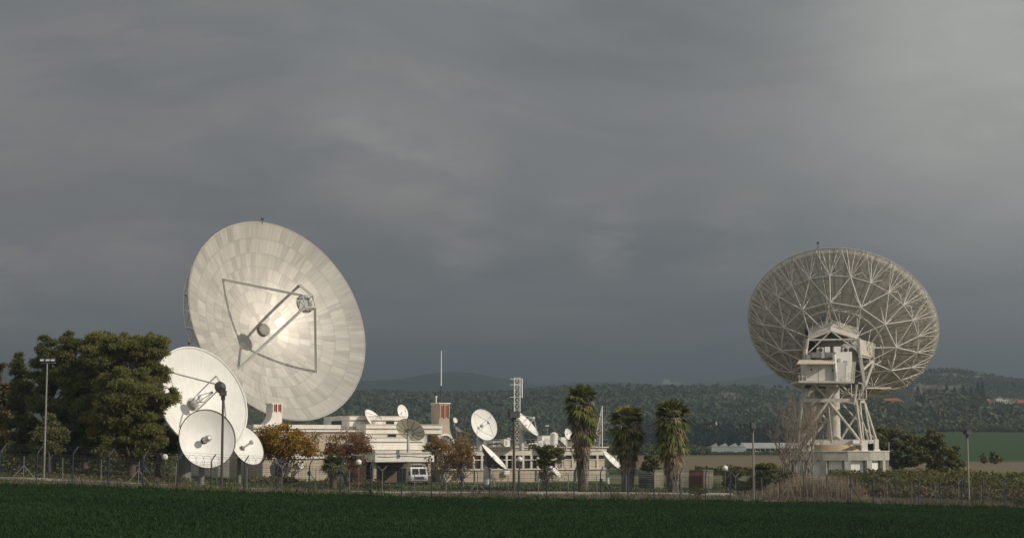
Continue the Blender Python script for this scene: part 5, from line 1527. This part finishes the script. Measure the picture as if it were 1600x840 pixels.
gp = 'pines beside the white dishes'
tree('pine_tree', 'broad bushy pine reaching in front of the large white dish, tallest of the pines', 205, 158,
     [(210, 540, 42, 24, 0, 1.2), (232, 545, 22, 26, 0, .7), (165, 560, 34, 30, 0, 1), (228, 600, 34, 26, -1, 1), (258, 622, 22, 15, -2, .6), (190, 610, 44, 34, -2, 1.4), (215, 660, 34, 32, -1, 1), (172, 665, 38, 34, -2, 1.1), (240, 574, 16, 20, 0, .4), (238, 690, 20, 22, 0, .5), (200, 700, 28, 22, 0, .6)],
     60000, M['pine'], M['bark'], seed=21, pads=26, trunk_r=.42, group=gp)
tree('pine_tree', 'dark pine left of the tallest pine with a pale feathery top', 135, 162,
     [(108, 548, 15, 22, 0, .5), (150, 545, 22, 26, 1, .7), (122, 590, 36, 34, 0, 1.2), (140, 640, 42, 40, 0, 1.4), (120, 690, 34, 30, 0, .9), (108, 525, 8, 12, 0, .25)],
     38000, M['pine_dark'], M['bark'], seed=22, pads=26, trunk_r=.36, group=gp)
tree('pine_tree', 'slimmer dark pine right behind the tall floodlight mast', 84, 165,
     [(72, 548, 13, 22, 0, .5), (76, 590, 26, 34, 0, 1), (84, 640, 32, 36, 0, 1.2), (90, 690, 30, 30, 0, .9)],
     28000, M['pine_dark'], M['bark'], seed=23, pads=24, trunk_r=.3, group=gp)
tree('conifer_tree', 'pointed pale green conifer left of the floodlight mast', 34, 168,
     [(30, 560, 7, 12, 0, .3), (31, 585, 13, 18, 0, .6), (34, 620, 19, 26, 0, 1), (34, 660, 23, 28, 0, 1.1), (36, 695, 20, 20, 0, .7)],
     9000, M['cypress'], M['bark'], seed=24, pads=14, trunk_r=.22, size=(.25, .5))
tree('broadleaf_tree', 'dull brown tree at the left edge of the picture', -4, 172,
     [(2, 625, 20, 26, 0, 1), (-12, 665, 28, 34, 0, 1.3), (10, 670, 18, 30, 0, .8), (-5, 575, 14, 12, 0, .3)],
     8000, M['brownish'], M['bark'], 'leaf', seed=25, size=(.2, .42), trunk_r=.24)
tree('young_pine', 'young light green pine at the foot of the floodlight mast', 78, 152,
     [(78, 660, 10, 18, 0, .5), (76, 690, 18, 24, 0, 1), (62, 700, 14, 16, 0, .5)], 4000, M['cypress'], M['bark'], seed=26, pads=12, trunk_r=.12, size=(.22, .45))
tree('pine_tree', 'leaning pine with dark trunk just left of the white dishes', 246, 166,
     [(240, 660, 22, 26, 2, 1), (262, 690, 18, 22, 2, .8), (225, 690, 24, 22, 1, .9)], 7500, M['pine_dark'], M['bark'], seed=27, pads=13, trunk_r=.3, group=gp)
lt_ = MB()

def twigs(mb, p, d, L, rad, depth, r, tips, spread=.55, up=.12):
    q = p + d * L; m_ = p.lerp(q, .5) + Vector((r.normal(0, .04), r.normal(0, .04), r.normal(0, .03))) * L
    mb.tube(p, m_, rad, rad * .85, 5, False); mb.tube(m_, q, rad * .85, rad * .65, 5, False)
    if depth == 0 or rad < .008: tips.append(q); tips.append(m_); return
    for _ in range(int(r.integers(2, 4))):
        nd = (d + Vector((r.normal(0, spread), r.normal(0, spread), r.normal(up, spread * .6)))).normalized()
        twigs(mb, q if r.uniform() < .65 else m_, nd, L * r.uniform(.62, .85), rad * r.uniform(.5, .68), depth - 1, r, tips, spread, up)

def branchy(name, label, px, Y, height_px, spread, mat, bark, nleaf, seed, stems=3, depth=5, rad=.11, size=(.18, .4), lobes=None, group=None, up=.12, pbot=750, first=.3):
    r = np.random.default_rng(seed); b = at(px, pbot, Y); z = ground_z(b.x, Y); b = Vector((b.x, Y, z)); k = mpp(Y)
    o = empty(name, b, label, 'tree', group); mb = MB(); tips = []
    for s in range(stems):
        d = Vector((r.normal(0, spread), r.normal(0, spread), 1)).normalized()
        twigs(mb, b + Vector((r.normal(0, .2), r.normal(0, .2), -.2)), d, height_px * k * first, rad * r.uniform(.7, 1.1), depth, r, tips, .5, up)
    mb.build('trunk', bark, o)
    if nleaf:
        if lobes:
            Ps = []; w = sum(l[2] * l[3] for l in lobes)
            for (lx, ly, hw, hh) in lobes:
                c = at(lx, ly, Y)
                for p, q in sub_clumps(c[:], (hw * k, hw * k * .8, hh * k), 16, r, (.34, .62)): Ps.append(in_ell(p, q, max(8, int(nleaf * hw * hh / w / 16)), r, .0))
            P = np.concatenate(Ps)
            ex = np.array([t[:] for t in tips])
            P = np.concatenate([P, ex + r.normal(0, .2, ex.shape)])
        else:
            ex = np.array([t[:] for t in tips]); P = ex[r.integers(0, len(ex), nleaf)] + r.normal(0, .28, (nleaf, 3))
        V, Fc = leaf_quads(P, r, size[0], size[1], aspect=.7); np_mesh('crown', V, Fc, mat, o)
    return o
branchy('ochre_tree', 'rounded tree with ochre autumn leaves before the white-framed chimney', 446, 176, 62, .25, M['ochre'], M['bark'], 13000, 31, 4, 4, .13, (.12, .28),
        [(440, 678, 36, 18), (420, 690, 20, 22), (462, 692, 30, 20), (446, 700, 42, 18), (410, 708, 14, 12), (482, 705, 12, 10)])
branchy('rust_tree', 'bare-looking tree with sparse rust red leaves left of the porch', 545, 182, 60, .3, M['rust'], M['bark'], 7500, 32, 4, 5, .11, (.1, .24),
        [(545, 692, 30, 18), (520, 698, 20, 14), (562, 702, 20, 22), (535, 710, 30, 16), (560, 735, 12, 14)])
branchy('brown_tree', 'thin tree with tan brown leaves right of the porch canopy', 690, 178, 55, .3, M['tan_leaf'], M['bare_bark'], 2800, 33, 3, 5, .09, (.1, .24),
        [(682, 692, 18, 12), (690, 705, 22, 14), (672, 700, 10, 10)])
branchy('brown_tree', 'thin tree with tan brown leaves nearest the big roof dish', 716, 180, 58, .3, M['tan_leaf'], M['bare_bark'], 4500, 34, 4, 5, .09, (.1, .24),
        [(722, 694, 18, 16), (715, 706, 22, 14), (730, 712, 14, 14), (712, 725, 22, 14)])
branchy('small_tree', 'small dark green leafed tree before the right wing windows', 855, 176, 52, .3, M['olive'], M['bark'], 4200, 35, 4, 4, .1, (.12, .28),
        [(850, 706, 22, 10), (862, 715, 20, 10), (845, 722, 16, 8), (872, 706, 10, 8)])
branchy('bare_tree', 'short leafless tree by the edge-on yard dish', 777, 184, 40, .4, None, M['bare_bark'], 0, 36, 3, 5, .08)
bt = 'tall bare trees left of the concrete drum'
for i, (px, h, Y, sd, lab) in enumerate(((1236, 100, 176, 41, 'leftmost of the tall bare trees beside the concrete drum'), (1247, 128, 178, 42, 'tallest bare tree, second from left beside the concrete drum'),
                                    (1256, 120, 175, 43, 'bare tree with pale trunk, third from left beside the drum'), (1266, 110, 179, 44, 'bare tree nearest the concrete drum'), (1226, 80, 181, 45, 'lowest bare tree, out to the left of the bare group'))):
    branchy('bare_tree', lab, px, Y, h, .08, M['tan_leaf'], M['bare_bark'], 90, sd, 2, 6, .13, (.08, .18), group=bt, up=.55, pbot=762, first=.40)
# rounded dark trees right of the concrete drum
tree('broadleaf_tree', 'broad dark olive tree right behind the concrete drum', 1398, 300, [(1385, 690, 34, 32, 0, 1.3), (1412, 700, 26, 32, 0, 1), (1372, 680, 20, 24, 0, .7), (1400, 722, 30, 14, 0, .6)], 14000, M['olive'], M['bark'], 'leaf', 51, (.3, .7), .35, pads=16)
tree('broadleaf_tree', 'dark green tree with uneven top right of the broad olive tree', 1464, 262, [(1456, 688, 13, 14, 0, .5), (1462, 706, 28, 20, 0, 1.2), (1474, 718, 24, 18, 0, .9), (1450, 722, 20, 14, 0, .6)], 11000, M['scrub'], M['bark'], 'leaf', 52, (.28, .6), .25, pads=16)
tree('round_bush', 'dark conical bush at the right of the dark tree pair', 1492, 280, [(1492, 712, 8, 16, 0, 1), (1496, 724, 10, 12, 0, .8)], 3000, M['scrub'], M['bark'], 'leaf', 53, (.3, .6), .15)
tree('young_tree', 'small round topped dark tree alone on the brown field', 1555, 395, [(1555, 716, 7, 9, 0, 1), (1555, 725, 7, 6, 0, .7)], 900, M['scrub'], M['bark'], 'leaf', 54, (.5, .9), .15)
tree('young_tree', 'smaller thin young tree alone on the brown field', 1538, 400, [(1537, 717, 4, 7, 0, 1), (1538, 725, 5, 5, 0, .7)], 500, M['scrub'], M['bark'], 'leaf', 55, (.4, .8), .12)
# low bushes of the yard
def bush(name, label, px, py, hw, hh, Y, n, mat, seed, size=(.14, .34), kind='leaf'):
    n = int(n * 2.2)
    return tree(name, label, px, Y, [(px, py, hw, hh, 0, 1.3), (px - hw * .4, py + hh * .4, hw * .7, hh * .6, -.4, .8), (px + hw * .4, py + hh * .4, hw * .7, hh * .6, .3, .8)], n, mat, M['bark'], kind, seed, size, .07, pads=9, padsize=(.35, .6))
bush('bush', 'tall green bush standing right of the tan lamp pole', 1196, 738, 14, 18, 170, 1800, M['scrub'], 61)
bush('bush', 'wide dark green bush hiding the foot of the tan lamp pole', 1175, 757, 22, 16, 172, 2000, M['scrub'], 62)
bush('bush', 'low olive bush between the middle and the right palm', 1014, 722, 14, 12, 190, 1200, M['olive'], 63)
bush('bush', 'low olive bush just right of the globe lamp by the beige wall', 1146, 748, 13, 12, 178, 900, M['olive'], 64)
bush('bush', 'dense brown green bush beside the leftmost bare tree', 1232, 752, 16, 14, 172, 1300, M['brownish'], 65)
bush('bush', 'small dark bush on the verge at the right palm foot', 1090, 770, 12, 8, 158, 700, M['scrub'], 66, (.15, .35))
bush('bush', 'low bush at the foot of the dark-backed dish', 452, 748, 12, 5, 172, 500, M['scrub'], 67, (.15, .35))
bush('bush', 'low grassy bush on the verge at the right picture edge', 1596, 785, 10, 6, 163, 400, M['lawn'], 68, (.15, .3))

# ------------------------------------------------------------------ palms
def fan(V, Fc, base, d, L, r, nseg=9, wid=.55, droop=.25):
    """one fan leaf: a stalk and a spread of narrow pointed blades"""
    d = d / np.linalg.norm(d); s = np.cross(d, np.array((0, 0, 1.0)) + r.normal(0, .15, 3)); s /= np.linalg.norm(s) + 1e-9; n = np.cross(s, d)
    c = base + d * L * .42
    b = len(V); V += [base - s * .03, base + s * .03, c + s * .03, c - s * .03]; Fc.append((b, b + 1, b + 2, b + 3))
    for j in range(nseg):
        a = (j / (nseg - 1) - .5) * 2.5
        dd = d * math.cos(a) + s * math.sin(a); ll = L * .62 * (1 - .18 * abs(a)) * r.uniform(.85, 1.1)
        w = np.cross(dd, n) * L * .058
        m = c + dd * ll * .55 + n * .04; t = c + dd * ll + np.array((0, 0, -droop * ll * r.uniform(.5, 1.3)))
        b = len(V); V += [c, m + w, t, m - w]; Fc.append((b, b + 1, b + 2, b + 3))

def palm(label, px, ptop, pbot, Y, hw, seed, skirt_px, low_px):
    r = np.random.default_rng(seed); k = mpp(Y); b = at(px, pbot, Y); z = ground_z(b.x, Y); b = np.array((b.x, Y, z)); ht = at(px, ptop, Y).z - z; Rr = hw * k
    o = empty('fan_palm', Vector(b), label, 'palm tree', 'tall fan palms in the yard')
    crown_z = z + ht - Rr * .85
    MB().tube(Vector(b) - Vector((0, 0, .3)), Vector((b[0], Y, crown_z)), .42, .26, 12).build('trunk', M['bark'], o, smooth=True)
    V, Fc = [], []; cen = np.array((b[0], Y, crown_z))
    for i in range(92):
        el = math.asin(r.uniform(-.82, .995)); az = r.uniform(0, 2 * math.pi)
        d = np.array((math.cos(az) * math.cos(el), math.sin(az) * math.cos(el), math.sin(el)))
        L = Rr * r.uniform(.82, 1.2) * (1.0 - .08 * math.sin(el))
        fan(V, Fc, cen + np.array((0, 0, -.5 * (el < 0) * r.uniform(.2, 1.6))) + d * .2, d, L, r, 11, droop=.22 if el > .4 else .35)
    side = r.uniform(0, 6.28)
    for i in range(44):                                   # older green leaves lower down
        zz = crown_z - r.uniform(.1, .62) * ht * .42; az = r.normal(side, 1.5); el = R(r.uniform(-68, -20))
        d = np.array((math.cos(az) * math.cos(el), math.sin(az) * math.cos(el), math.sin(el)))
        fan(V, Fc, np.array((b[0], Y, zz)) + d * .3, d, Rr * r.uniform(.85, 1.1), r, 10, droop=.4)
    np_mesh('crown', V, Fc, M['palm_green'], o)
    V, Fc = [], []
    for i in range(135):
        t = r.uniform(0, 1) ** 1.2; zz = crown_z + .1 - t * ht * .5; az = r.normal(side + 2.6, 1.5); el = R(r.uniform(-80, -30) if t > .15 else r.uniform(-55, 5))
        d = np.array((math.cos(az) * math.cos(el), math.sin(az) * math.cos(el), math.sin(el)))
        fan(V, Fc, np.array((b[0], Y, zz)) + d * .25, d, Rr * r.uniform(.75, 1.0) * (1 - .3 * t), r, 8, droop=.5)
    np_mesh('dry_fronds', V, Fc, M['palm_dry'], o)
    V, Fc = [], []
    for i in range(950):                                  # the shaggy skirt
        t = r.uniform(0, 1); zz = z + .4 + t * (crown_z - z - 1.0); az = r.uniform(0, 2 * math.pi)
        rad = .42 + (Rr * .52 - .42) * np.clip(t * 1.25 + .12, 0, 1) * r.uniform(.7, 1.0)
        p = np.array((b[0] + math.cos(az) * rad, Y + math.sin(az) * rad, zz)); L = r.uniform(.5, 1.5)
        w = np.array((-math.sin(az), math.cos(az), 0)) * r.uniform(.03, .1)
        q = p + np.array((math.cos(az) * -.12 + r.normal(0, .1), math.sin(az) * -.12, -L)); q[2] = max(q[2], z)
        bb = len(V); V += [p - w, p + w, q + w * .4, q - w * .4]; Fc.append((bb, bb + 1, bb + 2, bb + 3))
    np_mesh('skirt', V, Fc, M['palm_shag'], o)
palm('tallest fan palm, leftmost of the three tall palms', 911, 602, 760, 172, 28, 71, 0, 0)
palm('shortest of the three tall fan palms, in the middle', 981, 635, 766, 166, 28, 72, 0, 0)
palm('fan palm with dry fronds at its waist, rightmost of the three', 1051, 624, 766, 164, 30, 73, 0, 0)
def short_palm():
    r = np.random.default_rng(80); Y = 172; b = at(521, 757, Y); z = ground_z(b.x, Y); k = mpp(Y)
    o = empty('short_palm', (b.x, Y, z), 'short bushy green palm beneath the rust tree', 'palm tree'); cz = at(521, 728, Y).z
    MB().tube((b.x, Y, z - .2), (b.x, Y, cz), .35, .3, 12).build('trunk', M['bark'], o)
    V, Fc = [], []
    for i in range(60):
        el = R(r.uniform(-35, 75)); az = r.uniform(0, 6.28); d = np.array((math.cos(az) * math.cos(el), math.sin(az) * math.cos(el), math.sin(el)))
        fan(V, Fc, np.array((b.x, Y, cz)), d, 24 * k * r.uniform(.8, 1.1), r, 10, droop=.3)
    np_mesh('crown', V, Fc, M['palm_green'], o)
    V, Fc = [], []
    for i in range(26):
        az = r.uniform(0, 6.28); el = R(r.uniform(-75, -40)); d = np.array((math.cos(az) * math.cos(el), math.sin(az) * math.cos(el), math.sin(el)))
        fan(V, Fc, np.array((b.x, Y, cz - .3)), d, 15 * k, r, 8, droop=.4)
    np_mesh('dry_fronds', V, Fc, M['palm_dry'], o)
short_palm()

# ------------------------------------------------------------------ uncountable growth
def blades(name, XY, hmin, hmax, wmin, wmax, mat, seed, lean=.35, dens=None):
    r = np.random.default_rng(seed); X, Y = XY; Z = zmap(X, Y) - .03; n = len(X)
    h = r.uniform(hmin, hmax, n); 
    if dens is not None: h = h * dens(X, Y)
    a = r.uniform(0, 6.28, n); w = r.uniform(wmin, wmax, n); la = r.uniform(0, 6.28, n); ll = h * r.uniform(0, lean, n)
    P = np.stack([X, Y, Z], -1); s = np.stack([np.cos(a) * w, np.sin(a) * w, 0 * w], -1)
    t = P + np.stack([np.cos(la) * ll, np.sin(la) * ll, h], -1); m = P + np.stack([np.cos(la) * ll * .25, np.sin(la) * ll * .25, h * .55], -1)
    V = np.stack([P - s * .6, P + s * .6, m + s, t, m - s], 1).reshape(-1, 3)
    i = np.arange(n)[:, None] * 5
    Fc = np.concatenate([np.concatenate([i, i + 1, i + 2, i + 4], 1), np.concatenate([i + 4, i + 2, i + 3, i + 3], 1)])
    # triangles as quads would be degenerate: keep the tip as a thin quad
    V = V.reshape(n, 5, 3); tip2 = V[:, 3:4] + np.array((.004, 0, .0)); V = np.concatenate([V, tip2], 1).reshape(-1, 3); i = np.arange(n)[:, None] * 6
    Fc = np.concatenate([np.concatenate([i, i + 1, i + 2, i + 4], 1), np.concatenate([i + 4, i + 2, i + 3, i + 5], 1)])
    o = np_mesh(name, V, Fc, mat); tag(o, kind='stuff'); return o
r = np.random.default_rng(89)
n = 9000; s = r.uniform(-30, 105, n); d = r.normal(-.45, .35, n)
blades('margin_grass', (FA.x + fdir[0] * s + fnrm[0] * d, FA.y + fdir[1] * s + fnrm[1] * d), .15, .55, .015, .04, M['lawn'], 104, .8, lambda X, Y: np.clip(.6 + .9 * wob(X, Y, 4, 3, 11), .1, 1.6))
r = np.random.default_rng(90)
n = 560000
Yq = np.sqrt(r.uniform(76 ** 2, 160 ** 2, n)); Xq = r.uniform(-.36, .36, n) * Yq
sd_, dd_ = fence_sd(Xq, Yq); kp = dd_ < -.35 + .35 * wob(Xq, Yq, 7, 2, 8); Xq, Yq = Xq[kp], Yq[kp]
blades('crop', (Xq, Yq), .16, .30, .018, .042, M['crop'], 91, .6, lambda X, Y: .8 + .25 * wob(X, Y, 5, 3, 7) + .15 * wob(X, Y, 22, 2, 9))
def along(n, d0, d1, s0=-30, s1=105):
    s = r.uniform(s0, s1, n); d = r.uniform(d0, d1, n)
    return FA.x + fdir[0] * s + fnrm[0] * d, FA.y + fdir[1] * s + fnrm[1] * d, s, d
X, Y, s, d = along(60000, -.4, 12.5)
k = r.uniform(0, 1, len(X)) < .35 + .4 * (wob(X, Y, 6, 3, 3) > -.1)
blades('dry_weeds', (X[k], Y[k]), .15, .6, .012, .035, M['weed'], 92, .8, lambda X, Y: np.clip(.75 + .6 * wob(X, Y, 9, 3, 5), .25, 1.6))
X, Y, s, d = along(16000, 8, 12.5); k = r.uniform(0, 1, len(X)) < np.clip(wob(X, Y, 12, 3, 6) + .2, 0, 1)
blades('verge_grass', (X[k], Y[k]), .15, .4, .02, .05, M['lawn'], 93, .7)
n = 60000; Yq = r.uniform(158, 202, n); Xq = r.uniform(-.2, .22, n) * Yq; sd_, dd_ = fence_sd(Xq, Yq)
kp = (dd_ > 20.5) & (r.uniform(0, 1, n) < np.clip(.35 + wob(Xq, Yq, 10, 3, 12), .05, 1)) & (Yq < 200 + .36 * (Xq + 17))
blades('lawn_grass', (Xq[kp], Yq[kp]), .1, .42, .03, .07, M['lawn'], 94, .7)
# reeds before the bare trees
rc = []
c0 = at(1262, 775, 167); n = 2400
X = c0.x + r.normal(0, 2.3, n) + r.uniform(-1, 1.6, n); Y = 167 + r.uniform(-2.5, 3.5, n)
blades('dry_reeds', (X, Y), .9, 2.6, .012, .03, M['reed'], 95, .35, lambda X, Y: np.clip(1.1 - np.abs(X - c0.x) / 6.5, .3, 1))
c1 = at(1296, 770, 165); X = c1.x + r.normal(0, 1.2, 1500); Y = 165 + r.uniform(-1.5, 2, 1500)
blades('dry_reeds', (X, Y), 1.0, 2.6, .012, .03, M['reed'], 96, .3)
# shrubbery in front of the concrete drum and out to the right
def thicket(name, px0, px1, Y0, Y1, n, hfun, mat, seed, size=(.16, .36)):
    r = np.random.default_rng(seed); Y = r.uniform(Y0, Y1, n); px = r.uniform(px0, px1, n); X = U(px) * Y
    z = zmap(X, Y); h = np.maximum(hfun(px, X, Y), .1) * r.uniform(0, 1, n) ** .45
    V, Fc = leaf_quads(np.stack([X, Y, z + h], -1), r, size[0], size[1], aspect=.75)
    o = np_mesh(name, V, Fc, mat); tag(o, kind='stuff')
thicket('shrubbery', 1292, 1640, 182, 200, 52000, lambda p, X, Y: (1.35 + .5 * wob(X, Y, 5, 3, 2) + .5 * wob(X, Y, 2.2, 2, 5)) * (1 - .12 * sstep(p, 1480, 1600)), M['scrub'], 97)
thicket('background_thicket', -80, 285, 196, 212, 26000, lambda p, X, Y: 4.2 + 1.2 * wob(X, Y, 7, 3, 4), M['pine_dark'], 103, (.2, .5))
thicket('low_undergrowth', 1292, 1640, 172, 183, 14000, lambda p, X, Y: .9 + .5 * wob(X, Y, 4, 3, 4), M['brownish'], 98, (.15, .4))
thicket('undergrowth', -60, 300, 150, 176, 5000, lambda p, X, Y: .35 + .3 * wob(X, Y, 5, 3, 6), M['scrub'], 99, (.12, .35))
thicket('yard_undergrowth', 395, 600, 180, 196, 3600, lambda p, X, Y: .45 + .4 * wob(X, Y, 4, 3, 6), M['brownish'], 100, (.12, .35))
thicket('far_undergrowth', 1085, 1300, 262, 300, 5000, lambda p, X, Y: .6 + .6 * wob(X, Y, 8, 3, 6), M['scrub'], 101, (.3, .8))

# ------------------------------------------------------------------ haze
hb = bpy.data.meshes.new('haze'); x, y0, y1, z0, z1 = 6500, -300, 9600, -14.0, 335.0
vs = [(a, b, c) for c in (z0, z1) for b in (y0, y1) for a in (-x, x)]
hb.from_pydata(vs, [], [(0, 2, 3, 1), (4, 5, 7, 6), (0, 1, 5, 4), (1, 3, 7, 5), (3, 2, 6, 7), (2, 0, 4, 6)])
hm_, nt, out = new_mat('haze_air')
pv = N(nt, 'ShaderNodeVolumePrincipled'); pv.inputs['Color'].default_value = (.325, .405, .49, 1); pv.inputs['Density'].default_value = .00032; pv.inputs['Anisotropy'].default_value = .35
nt.links.new(pv.outputs[0], out.inputs['Volume']); hb.materials.append(hm_)
ho = bpy.data.objects.new('haze', hb); col.objects.link(ho); tag(ho, kind='stuff')

# ------------------------------------------------------------------ sky
w = bpy.data.worlds.new("World"); scene.world = w; w.use_nodes = True
nt = w.node_tree; nt.nodes.clear()
out = nt.nodes.new('ShaderNodeOutputWorld'); bg = nt.nodes.new('ShaderNodeBackground'); bg.inputs[1].default_value = .1
sk = nt.nodes.new('ShaderNodeTexSky'); sk.sky_type = 'NISHITA'; sk.sun_disc = False
sk.sun_elevation = math.asin(SUN.z); sk.sun_rotation = math.atan2(SUN.x, SUN.y)
tc = nt.nodes.new('ShaderNodeTexCoord'); D = tc.outputs['Generated']
sx = nt.nodes.new('ShaderNodeSeparateXYZ'); nt.links.new(D, sx.inputs[0])
def math_(op, a, b=None, c=None):
    n = nt.nodes.new('ShaderNodeMath'); n.operation = op
    for i, v in enumerate((a, b, c)):
        if v is None: continue
        if hasattr(v, 'is_output'): nt.links.new(v, n.inputs[i])
        else: n.inputs[i].default_value = v
    return n.outputs[0]
# cloud deck: the view direction carried up to a flat layer
den = math_('ADD', math_('MAXIMUM', sx.outputs[2], 0.0), .30)
cx = nt.nodes.new('ShaderNodeCombineXYZ')
nt.links.new(math_('DIVIDE', sx.outputs[0], den), cx.inputs[0]); nt.links.new(math_('DIVIDE', sx.outputs[1], den), cx.inputs[1])
def cloud(scale, detail, rough, off, sx_=1.0, dist=.6):
    mp = nt.nodes.new('ShaderNodeMapping'); mp.inputs['Location'].default_value = off; mp.inputs['Scale'].default_value = (sx_, 1, 1)
    mp.inputs['Rotation'].default_value = (0, 0, R(-20)); nt.links.new(cx.outputs[0], mp.inputs[0])
    n = nt.nodes.new('ShaderNodeTexNoise'); n.inputs['Scale'].default_value = scale; n.inputs['Detail'].default_value = detail; n.inputs['Roughness'].default_value = rough; n.inputs['Distortion'].default_value = dist
    nt.links.new(mp.outputs[0], n.inputs['Vector']); return n.outputs['Fac']
def blob(px, py, rad, soft):
    v = ray(px, py).normalized(); n = nt.nodes.new('ShaderNodeVectorMath'); n.operation = 'DISTANCE'; n.inputs[1].default_value = v
    nt.links.new(D, n.inputs[0]); o_ = ramp(nt, n.outputs['Value'], rad * soft, rad, 1, 0); o_.node.interpolation_type = 'SMOOTHSTEP'; return o_
n1 = cloud(2.2, 9, .56, (3.1, 1.7, 0), .8, .5); n2 = cloud(6.5, 10, .60, (7.3, 4.1, 0), .7, .6); n4 = cloud(8.0, 10, .60, (5.7, 2.4, 0), .75, .25); n3 = cloud(.5, 4, .5, (1.2, 9.4, 0))
el = sx.outputs[2]
K = 12.0
def kc(c): return tuple(v * K for v in c)
def mul(a, b): return math_('MULTIPLY', a, b)
base = mixc(nt, ramp(nt, el, .0, .12), kc((.144, .160, .174)), kc((.223, .222, .227)))
base = mixc(nt, ramp(nt, el, .12, .26), base, kc((.240, .239, .238)))
dark = mixc(nt, .5, base, kc((.125, .138, .146)))
c = mixc(nt, ramp(nt, n1, .40, .57), dark, base)
# broad shapes of this cloud deck: darker banks, paler thin places
c = mixc(nt, mul(blob(230, 20, .17, .1), .85), c, kc((.142, .154, .162)))
c = mixc(nt, mul(mul(blob(1130, 190, .15, .1), ramp(nt, n1, .70, .42)), .55), c, kc((.150, .164, .172)))
c = mixc(nt, mul(blob(960, 540, .15, .1), .4), c, kc((.122, .140, .150)))
c = mixc(nt, mul(mul(blob(640, 60, .11, .1), ramp(nt, n2, .35, .65)), .4), c, kc((.33, .33, .322)))
c = mixc(nt, mul(mul(blob(110, 330, .15, .1), ramp(nt, n2, .30, .62)), .5), c, kc((.30, .268, .262)))
lit = kc((.47, .43, .385))
edge = mul(ramp(nt, n2, .40, .66), ramp(nt, n1, .40, .56))
c = mixc(nt, mul(edge, .30), c, lit)
for (px, py, rad, amt) in ((505, 234, .034, .26), (580, 250, .040, .30), (645, 270, .036, .34), (710, 292, .030, .34), (730, 385, .022, .4), (955, 378, .022, .5), (20, 440, .04, .45), (1150, 350, .03, .3), (210, 385, .03, .3)):
    c = mixc(nt, mul(mul(blob(px, py, rad * 1.3, .1), ramp(nt, n4, .40, .62)), amt), c, lit)
c = mixc(nt, mul(mul(blob(1540, 120, .12, .1), ramp(nt, n2, .25, .7)), .8), c, kc((.68, .66, .60)))
c = mixc(nt, mul(blob(1640, 50, .24, .02), .65), c, kc((.52, .515, .48)))
c = mixc(nt, ramp(nt, n4, .36, .60, .0, .16), c, kc((.21, .205, .203)))
c = mixc(nt, ramp(nt, n2, .36, .60, .0, .30), c, kc((.11, .122, .13)))
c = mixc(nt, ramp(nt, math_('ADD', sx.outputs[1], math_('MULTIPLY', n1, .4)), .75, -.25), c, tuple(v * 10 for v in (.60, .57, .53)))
# clouds thin out behind us, towards the sun, and are brightened to raise fill
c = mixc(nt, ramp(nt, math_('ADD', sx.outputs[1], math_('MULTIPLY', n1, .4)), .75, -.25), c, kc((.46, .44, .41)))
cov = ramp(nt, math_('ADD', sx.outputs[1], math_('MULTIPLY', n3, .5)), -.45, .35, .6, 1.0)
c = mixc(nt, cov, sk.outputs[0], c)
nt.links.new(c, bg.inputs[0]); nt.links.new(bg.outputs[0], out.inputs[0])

# ------------------------------------------------------------------ picture
scene.view_settings.view_transform = 'Standard'; scene.view_settings.look = 'None'
scene.view_settings.exposure = 0.0; scene.view_settings.gamma = 1.0; scene.view_settings.use_curve_mapping = False
cy = scene.cycles
cy.use_denoising = True
try: cy.denoiser = 'OPENIMAGEDENOISE'; cy.denoising_input_passes = 'RGB_ALBEDO_NORMAL'
except Exception: pass
cy.max_bounces = 5; cy.diffuse_bounces = 3; cy.glossy_bounces = 2; cy.transmission_bounces = 2; cy.transparent_max_bounces = 8; cy.volume_bounces = 0
cy.caustics_reflective = False; cy.caustics_refractive = False
cy.sample_clamp_indirect = 4.0
